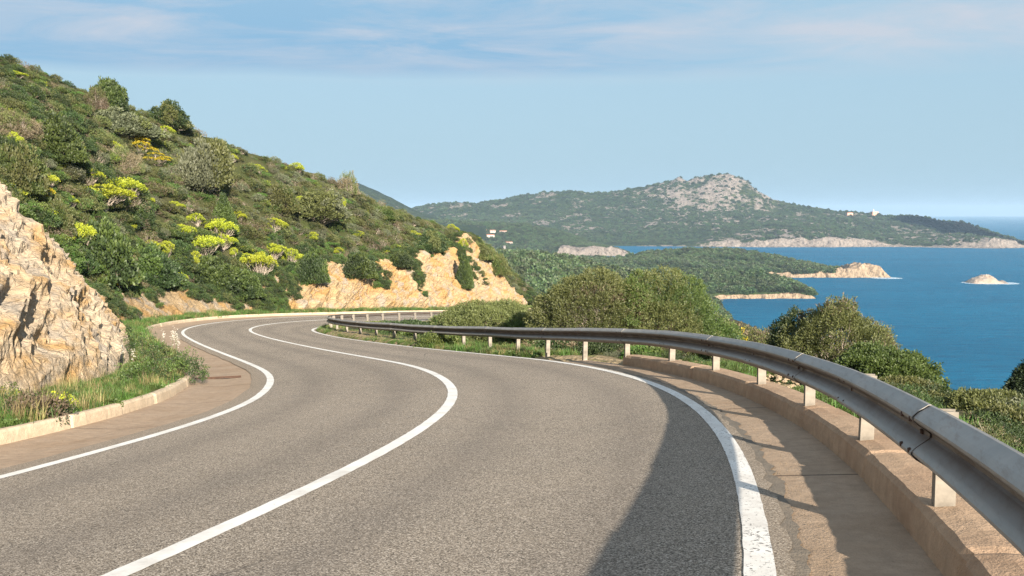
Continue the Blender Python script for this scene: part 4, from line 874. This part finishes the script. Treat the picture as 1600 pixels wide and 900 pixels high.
def asphodel(s,o,h,label,n=3,seed=0):
    rg_=np.random.RandomState(seed); P=rd(s,o,0); e=bpy.data.objects.new('asphodel',None); COL.objects.link(e); e.location=(P[0],P[1],P[2]+.1); tag(e,label,'flower','asphodels on the left verge')
    mb=MB(); Vs=[]
    for k in range(n):
        tip=np.array([rg_.normal()*.12,rg_.normal()*.12,h*rg_.uniform(.8,1)]); b=rg_.normal(size=3)*.02; b[2]=-.05
        mb.tube([b,(b+tip)/2+rg_.normal(size=3)*.02,tip],[.007,.005,.003],5); Vs.append(tip+rg_.normal(size=(22,3))*np.array([.022,.022,.07]))
    for C in Vs:
        A=rot_to(rg_.normal(size=C.shape)+np.array([0,0,.4])); V,Fq,t1=leaves(C,A,.02,.009,rg_,4,.01,.008); link('flower_spike',npmesh('flower_spike',V,Fq,LM['white'],{'tint':t1},smooth=False),e)
    link('stalk',mb.mesh('stalk',simple('green_stalk',(.10,.12,.05))),e); link('leaves',tuft(seed+5,18,.4,.03,.016,'mid',.8,'leaves'),e)
asphodel(21.6,-5.3,1.0,'tallest white asphodel in front of the far gutter',3,1); asphodel(22.3,-5.15,1.05,'white asphodel right of the tallest one',2,2); asphodel(20.2,-6.1,.75,'short white asphodel near the rock foot',2,3)

# ================= guardrail: posts, W-beams, bolts
zinc=None
m,t,b,co=material('weathered_zinc',.52,.5,.4)
n=t.noise(co,3,6,.65); st=t.a('ShaderNodeMapping',{'Vector':co,'Scale':(3,3,26)}).outputs[0]; n2=t.noise(st,1.4,5,.7); n3=t.noise(co,40,3,.6)
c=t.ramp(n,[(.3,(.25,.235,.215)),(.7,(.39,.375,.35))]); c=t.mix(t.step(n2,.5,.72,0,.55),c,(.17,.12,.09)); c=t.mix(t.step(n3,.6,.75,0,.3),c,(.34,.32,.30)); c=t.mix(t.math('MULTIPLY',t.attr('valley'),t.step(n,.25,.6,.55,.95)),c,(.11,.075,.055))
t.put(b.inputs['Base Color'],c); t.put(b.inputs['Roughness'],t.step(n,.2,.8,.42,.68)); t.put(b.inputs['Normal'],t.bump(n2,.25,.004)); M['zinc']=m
M['post']=simple('chalky_post',(.25,.225,.19),.85,.2,.1,.35,7,.004); M['rust']=simple('rusty_bolt',(.10,.06,.045),.7,.3,.4,.4,30)
rs_s=np.arange(-14,150,.05); RP=rd(rs_s,4.25,0); al=np.concatenate([[0],np.cumsum(np.linalg.norm(np.diff(RP,axis=0),axis=1))])
a6=np.interp(6.1,rs_s,al); stat=np.interp(np.arange(a6-2.5*7,al[-1]-1,2.5),al,rs_s); print('posts',len(stat))
ro_=lambda s: np.interp(s,[-24,18,20,23,30,150],[4.23,4.23,4.12,3.98,4.2,4.2])
kz=lambda s: np.interp(s,[-24,KR1-.1,KR1+.1,300],[.0,.0,0,0])
rail=bpy.data.objects.new('guardrail',None); COL.objects.link(rail); rail.location=tuple(rd(6,4.2,0)); tag(rail,'long weathered steel guardrail on pale posts curving round the outside of the road','guardrail')
bpy.context.view_layer.update(); inv=rail.matrix_world.inverted()
def child(name,me,loc,par=rail,rz=0,rot=None,par_loc=None):
    o=bpy.data.objects.new(name,me); COL.objects.link(o); o.parent=par; base=Vector(par_loc) if par_loc is not None else rail.location; o.location=Vector(loc)-base; o.rotation_euler=rot or (0,0,rz); return o
# C-section post, open side along the road
pm=MB(); wd,dp,tk=.052,.042,.008
pm.prism([(-wd,-dp),(wd,-dp),(wd,-dp+tk),(-wd+tk,-dp+tk),(-wd+tk,dp-tk),(wd,dp-tk),(wd,dp),(-wd,dp)],-.35,.725)
pm.box((-wd+tk+.001,-dp+tk+.001,-.35),(wd-.012,dp-tk-.001,.715))
pme=pm.mesh('post',M['post'])
bl=MB(); bl.box((-.10,-.035,.50),(-.062,.035,.70)); blm=bl.mesh('spacer',M['zinc'])
# W profile (lateral towards the road = negative, height)
prof=[(0,-.158),(-.014,-.157),(-.066,-.124),(-.079,-.112),(-.092,-.098),(-.092,-.086),(-.079,-.072),(-.066,-.060),(-.010,-.020),(0,-.010),(0,.010),(-.010,.020),(-.066,.060),(-.079,.072),(-.092,.086),(-.092,.098),(-.079,.112),(-.066,.124),(-.014,.157),(0,.158)]
rgp=np.random.RandomState(8); dz_p=rgp.uniform(-.012,.012,len(stat)); do_p=rgp.uniform(-.012,.012,len(stat))
def roff(s): return ro_(s)+np.interp(s,stat,do_p)
def rzz(s): return .60+np.interp(s,stat,dz_p)+.01
bolt=MB(); 
for k in range(1): bolt.tube([(0,0,0),(-.014,0,0)],[.016,.013],8)
boltm=bolt.mesh('bolt',M['rust'])
for i,s in enumerate(stat):
    th=float(np.interp(s,S,RT)); P=rd(s,float(roff(s)),0); up=rgp.uniform(-.012,.02)
    tilt=rgp.uniform(-.02,.02); po=child('post',pme,(P[0],P[1],P[2]+up),rz=-th,rot=(tilt,rgp.uniform(-.02,.02),-th))
    sp=bpy.data.objects.new('spacer',blm); COL.objects.link(sp); sp.parent=po
nb_=0
for i in range(0,len(stat)-1,1):
    s0=stat[i]-.16; s1=stat[i+1]+.16; q=np.arange(s0,s1+.01,.12); lay=.009 if i%2 else 0
    rows=[]
    for (o,z) in prof:
        P=rd(q,roff(q)-.085-.02+o-lay- .0,0); P[:,2]+=rzz(q)+z*(1+ (.035 if lay else 0)); rows.append(P)
    P=np.stack(rows,1); O=P[len(P)//2,0].copy(); me=grid('beam',P-O,M['zinc'],smooth=False,flip=False,attrs={'valley':np.broadcast_to(np.array([.9,.8,.6,.25,.05,0,.1,.5,1,1,1,1,1,.7,.3,.05,0,0,.05,.2]),P.shape[:2])})  # valley mask: brown dirt in the fold, plus shade painted on the undersides
    # thickness
    ob=bpy.data.objects.new('beam',me); COL.objects.link(ob); ob.parent=rail; ob.location=Vector(O)-rail.location
    md=ob.modifiers.new('sheet','SOLIDIFY'); md.thickness=.004; md.offset=0
    if s0<34:
        for ds,zz in((.05,.085),(.05,-.085),(.26,.085),(.26,-.085),(.155,0)):
            for sg in ((0,)if zz else (0,)):
                sx=s0+ds; o=-.085-.02-(.085 if zz else .004)-lay; P=rd(sx,float(roff(sx))+o,0); th=float(np.interp(sx,S,RT))
                bo=bpy.data.objects.new('bolt',boltm); COL.objects.link(bo); bo.parent=ob; bo.location=Vector((P[0],P[1],P[2]+float(rzz(sx))+zz))-Vector(O); bo.rotation_euler=(0,0,-th)
# second, distant stretch of rail seen in the gap beyond the rock spur
# ================= boulders behind the right kerb
def boulder(name,x,y,w,h,label,seed,mat='rock',flat=1,surf=None,loc=None,cat='boulder',sub=4,group=None):
    import bmesh
    loc=loc or hit(x,y,*(surf or (BG,))); D=loc.y; rx=w/2/F*D; rz_=h/F*D*.62
    bm=bmesh.new(); bmesh.ops.create_icosphere(bm,subdivisions=sub,radius=1); V=np.array([v.co[:] for v in bm.verts]); 
    d=V/np.linalg.norm(V,axis=1,keepdims=True); r=1+.28*fbm(d+seed,1.1,3,seed)+.14*fbm(d,3,3,seed+2,ridge=True)+.04*fbm(d,9,2,seed)
    rgk=np.random.RandomState(seed)
    for k in range(7):
        nn=rot_to(rgk.normal(size=3)); c_=rgk.uniform(.62,.9); q=(d*r[:,None])@nn; r=np.where(q>c_,r*c_/np.maximum(q,1e-3)*.96+r*.04,r)
    V=d*r[:,None]*np.array([rx,rx*.8,rz_])
    for v,c in zip(bm.verts,V): v.co=c
    me=bpy.data.meshes.new(name); bm.to_mesh(me); bm.free(); me.materials.append(M[mat]); 
    return link(name,me,loc=(loc[0],loc[1],loc[2]+rz_*.15),label=label,category=cat,**({'group':group} if group else {}))
M['rock2']=m_rock('pale_boulder_rock',(.44,.34,.23),(.42,.26,.12),(.38,.34,.28),2.5)
for i,a in enumerate([(1345,668,62,30,'flat ochre boulder behind the right kerb between two posts'),(1330,640,36,22,'pale boulder just beyond the flat ochre one'),(1440,700,66,26,'long pale stone slab in the grass near the right frame'),
    (1466,742,40,20,'orange tinted stone beside the nearest tall post'),(1262,640,34,28,'squat pale boulder in front of dark scrub'),(1232,618,24,12,'small cream stone on the gravelly verge'),(1290,668,16,10,'small white stone below the squat boulder'),(1090,588,22,8,'low tan stone near the kerb under the rail')]):
    boulder('boulder',a[0],a[1],a[2],a[3],a[4],700+i,'rock2',group='boulders behind the right kerb')
# loose stones
stm=[]
import bmesh
for k in range(4):
    bm=bmesh.new(); bmesh.ops.create_icosphere(bm,subdivisions=1,radius=.05); rgk=np.random.RandomState(k)
    for v in bm.verts: v.co*=rgk.uniform(.6,1.2); v.co.z*=.6
    me=bpy.data.meshes.new('stone%d'%k); bm.to_mesh(me); bm.free(); me.materials.append(M['rock2']); stm.append(me)
stC=protos('stone_proto',stm)
def stones(n,s0,s1,o0,o1,zf,name,label,lo=.3,hi=1.3):
    s=rg.uniform(s0,s1,n); o=rg.uniform(o0,o1,n); P=rd(s,o,0); P[:,2]+=zf(s,o); scatter(name,P,rg.uniform(lo,hi,n)**1.5,rg.uniform(0,6.28,n),rg.randint(0,4,n),stC,kind='stuff',label=label,category='stones')
stones(900,1,19,4.5,5.5,lambda s,o:ggz(s,o)+.11*(s<19)-.02,'verge_stones','loose pale stones on the verge behind the right kerb',.2,1.2)
stones(420,6,34,-6.3,-7.6,lambda s,o:vz(s,o)-.0,'fallen_stones','fallen ochre stones at the foot of the near rock face',.3,1.3)
stones(160,5,30,-4.0,-4.8,lambda s,o:np.full_like(s,-.01),'gutter_grit','small grit lying in the left gutter',.08,.3)
stones(1500,-1,20,3.42,3.66,lambda s,o:np.full_like(s,-.014),'edge_grit','crumbled asphalt grit along the right road edge',.06,.26)

# ================= buildings far away
M['plaster']=simple('white_plaster',(.55,.48,.43),.9,.2,0,.08,.2); M['salmon']=simple('salmon_plaster',(.62,.36,.27),.9,.2,0,.1,.2); M['tile']=simple('clay_roof_tiles',(.38,.17,.11),.9,.2,0,.25,1); M['glass']=simple('dark_window_glass',(.03,.035,.04),.2,.5); M['stone']=simple('grey_stone',(.33,.30,.28),.9,.2,0,.25,.5)
def house(x,y,wpx,hpx,label,name='house',wall='plaster',D=None,surf=BV,group='village houses on the low green hill',depth=8,win=3,floors=1,flat=False,ry=.15,cat='house'):
    p=hit(x,y,surf)
    if p is not None: print(label[:30],[round(q) for q in p])
    if p is None: print('MISS',label); p=at(x,y,D or 1650)
    w_=.78*wpx/F*p.y; h=.78*hpx/F*p.y; e=bpy.data.objects.new(name,None); COL.objects.link(e); e.location=p; e.rotation_euler=(0,0,ry); tag(e,label,cat,group)
    mb=MB(); mb.box((-w_/2,-depth/2,-3),(w_/2,depth/2,h*.72)); link('wall',mb.mesh('wall',M[wall]),e)
    mb=MB()
    if flat: mb.box((-w_/2-.3,-depth/2-.3,h*.72+.02),(w_/2+.3,depth/2+.3,h*.72+.5)); rm=M[wall]
    else:
        a,b_,z0,z1=w_/2+.4,depth/2+.4,h*.72+.02,h; mb.add([(-a,-b_,z0),(a,-b_,z0),(a,b_,z0),(-a,b_,z0),(-a,0,z1),(a,0,z1)],[(3,2,1,0),(0,1,5,4),(2,3,4,5),(1,2,5),(3,0,4)]); rm=M['tile']
    link('roof',mb.mesh('roof',rm),e)
    for f_ in range(floors):
        for k in range(win):
            wx=-w_/2+(k+.5)*w_/win; z=h*.72*(f_+.35)/floors; wm=MB(); wm.box((wx-.6,-depth/2-.06,z),(wx+.6,-depth/2+.02,z+1.5)); link('window',wm.mesh('window',M['glass']),e)
    return e
for i,(x,y,w_,h,lab,wl) in enumerate([(746,361,9,4.5,'leftmost white house of the upper row with a clay roof','plaster'),(757,362,8,4.5,'second white house of the upper row','plaster'),(770,363,11,5,'third white house of the upper row, wider','plaster'),(786,364,14,5,'rightmost and longest white house of the upper row','plaster'),(766,371,15,6.5,'large white house alone below the upper row','plaster'),(795,381,13,4.5,'low house with a red roof near the shore','plaster')]):
    house(x,y,w_,h,lab,wall=wl,win=3+i%2,ry=.1*(i-2))
e=house(788,389,5,8,'grey stone tower block by the valley edge below the village','ruined_tower','stone',group=None,depth=5,win=2,floors=2,flat=True,cat='tower')
lh=house(1366,336,12,9,'salmon pink lighthouse keepers building with white lantern tower on the far ridge','lighthouse','salmon',surf=BA,group=None,depth=12,win=3,floors=2,flat=True,cat='lighthouse')
p=lh.location; mb=MB(); mb.tube([(-3,-1,6),(-3,-1,11.5)],[1.7,1.5],12); link('tower',mb.mesh('tower',M['plaster']),lh); mb=MB(); mb.tube([(-3,-1,11.52),(-3,-1,13.2),(-3,-1,14.4)],[1.3,1.3,.2],10); link('lantern',mb.mesh('lantern',M['plaster']),lh)
mb=MB(); mb.box((-14,-9,-4),(9,-7.8,.6)); mb.box((9.01,-9,-4),(10.2,8,.4)); link('terrace_wall',mb.mesh('terrace_wall',M['salmon']),lh)
house(1327,336,12,6,'long low salmon building left of the lighthouse on the ridge','ridge_building','salmon',surf=BA,group=None,depth=9,win=4,flat=True,cat='building')

# ================= islet, reefs and foam
M['islet']=m_rock('islet_rock',(.34,.28,.23),(.32,.24,.18),(.30,.27,.24),.25)
def islet(name,x,y,wpx,hpx,label,seed,pts,kind=None):
    import bmesh
    D=F*H/(y-331)*1.0; p=at(x,y,D); p.z=0; n=60; u=np.linspace(-1,1,90); v=np.linspace(-1,1,50); U,Vv=np.meshgrid(u,v,indexing='ij'); W_=wpx/2/F*D; Hh=hpx/F*D
    prof=np.interp(U,[q[0] for q in pts],[q[1] for q in pts]); r=np.sqrt(np.clip(1-Vv**2,0,1)); P=np.stack([U*W_,Vv*W_*.55,prof*r*Hh-1.2],-1)
    P[...,2]+=(fbm(P,.16,4,seed,ridge=True)*1.6+fbm(P,.5,3,seed+1)*.9)*prof*r; o=link(name,grid(name,P,M['islet'],smooth=False,flip=True),loc=(p.x,p.y,0),label=label,category='islet'); return p,W_
pI,wI=islet('rocky_islet',1543,442,66,13.5,'pale rocky islet alone in the blue bay at the right',801,[(-1,0),(-.85,.35),(-.6,.7),(-.2,1),(.05,.98),(.25,.7),(.45,.35),(.6,.3),(.7,.42),(.8,.2),(1,0)])
islet('small_reef',1002,397,14,2.5,'thin pale reef in the inlet beyond the bare promontory',802,[(-1,0),(-.5,.8),(0,1),(.6,.6),(1,0)])
fm,t,b,co=material('sea_foam',.8,.2)
n=t.noise(co,.35,5,.75); t.put(b.inputs['Base Color'],t.mix(t.step(n,.42,.6),(.015,.16,.30),(.72,.76,.78)))
def foam(name,x,y,wpx,dpx,label,seed,ang=0):
    D=F*H/(y-331); p=at(x,y,D); n=64; a=np.linspace(0,2*np.pi,n,endpoint=False); W_=wpx/2/F*D; Dd=dpx/2*D*D/(F*H); r=1+.3*fbm(v3(np.cos(a)*2,np.sin(a)*2,seed),1,3,seed)
    V=[(0,0,0)]+[(W_*r[i]*math.cos(a[i]),Dd*r[i]*math.sin(a[i]),0) for i in range(n)]; me=bpy.data.meshes.new(name); me.from_pydata(V,[],[(0,i+1,(i+1)%n+1) for i in range(n)]); me.materials.append(fm); link(name,me,loc=(p.x,p.y,.06),kind='stuff',label=label,category='foam')
foam('sea_foam',1545,442,90,5,'white surf ring round the rocky islet',1); foam('sea_foam',1385,434.3,44,3,'white surf at the tip of the second point',2); foam('sea_foam',960,402,50,2.5,'surf line below the bare promontory',3); foam('sea_foam',1001,397,26,2,'surf round the thin reef',4)

# ================= air
m=bpy.data.materials.new('haze'); m.use_nodes=True; t=NT(m.node_tree); t.n.remove(t.n['Principled BSDF'])
v=t.a('ShaderNodeVolumePrincipled',{'Color':(.50,.73,1.0,1),'Density':.00009,'Anisotropy':.0}); t.l.new(v.outputs[0],t.n['Material Output'].inputs['Volume'])
mb=MB(); mb.box((-15000,-700,-6),(15000,15000,168)); hz=link('haze',mb.mesh('haze',m),kind='stuff')
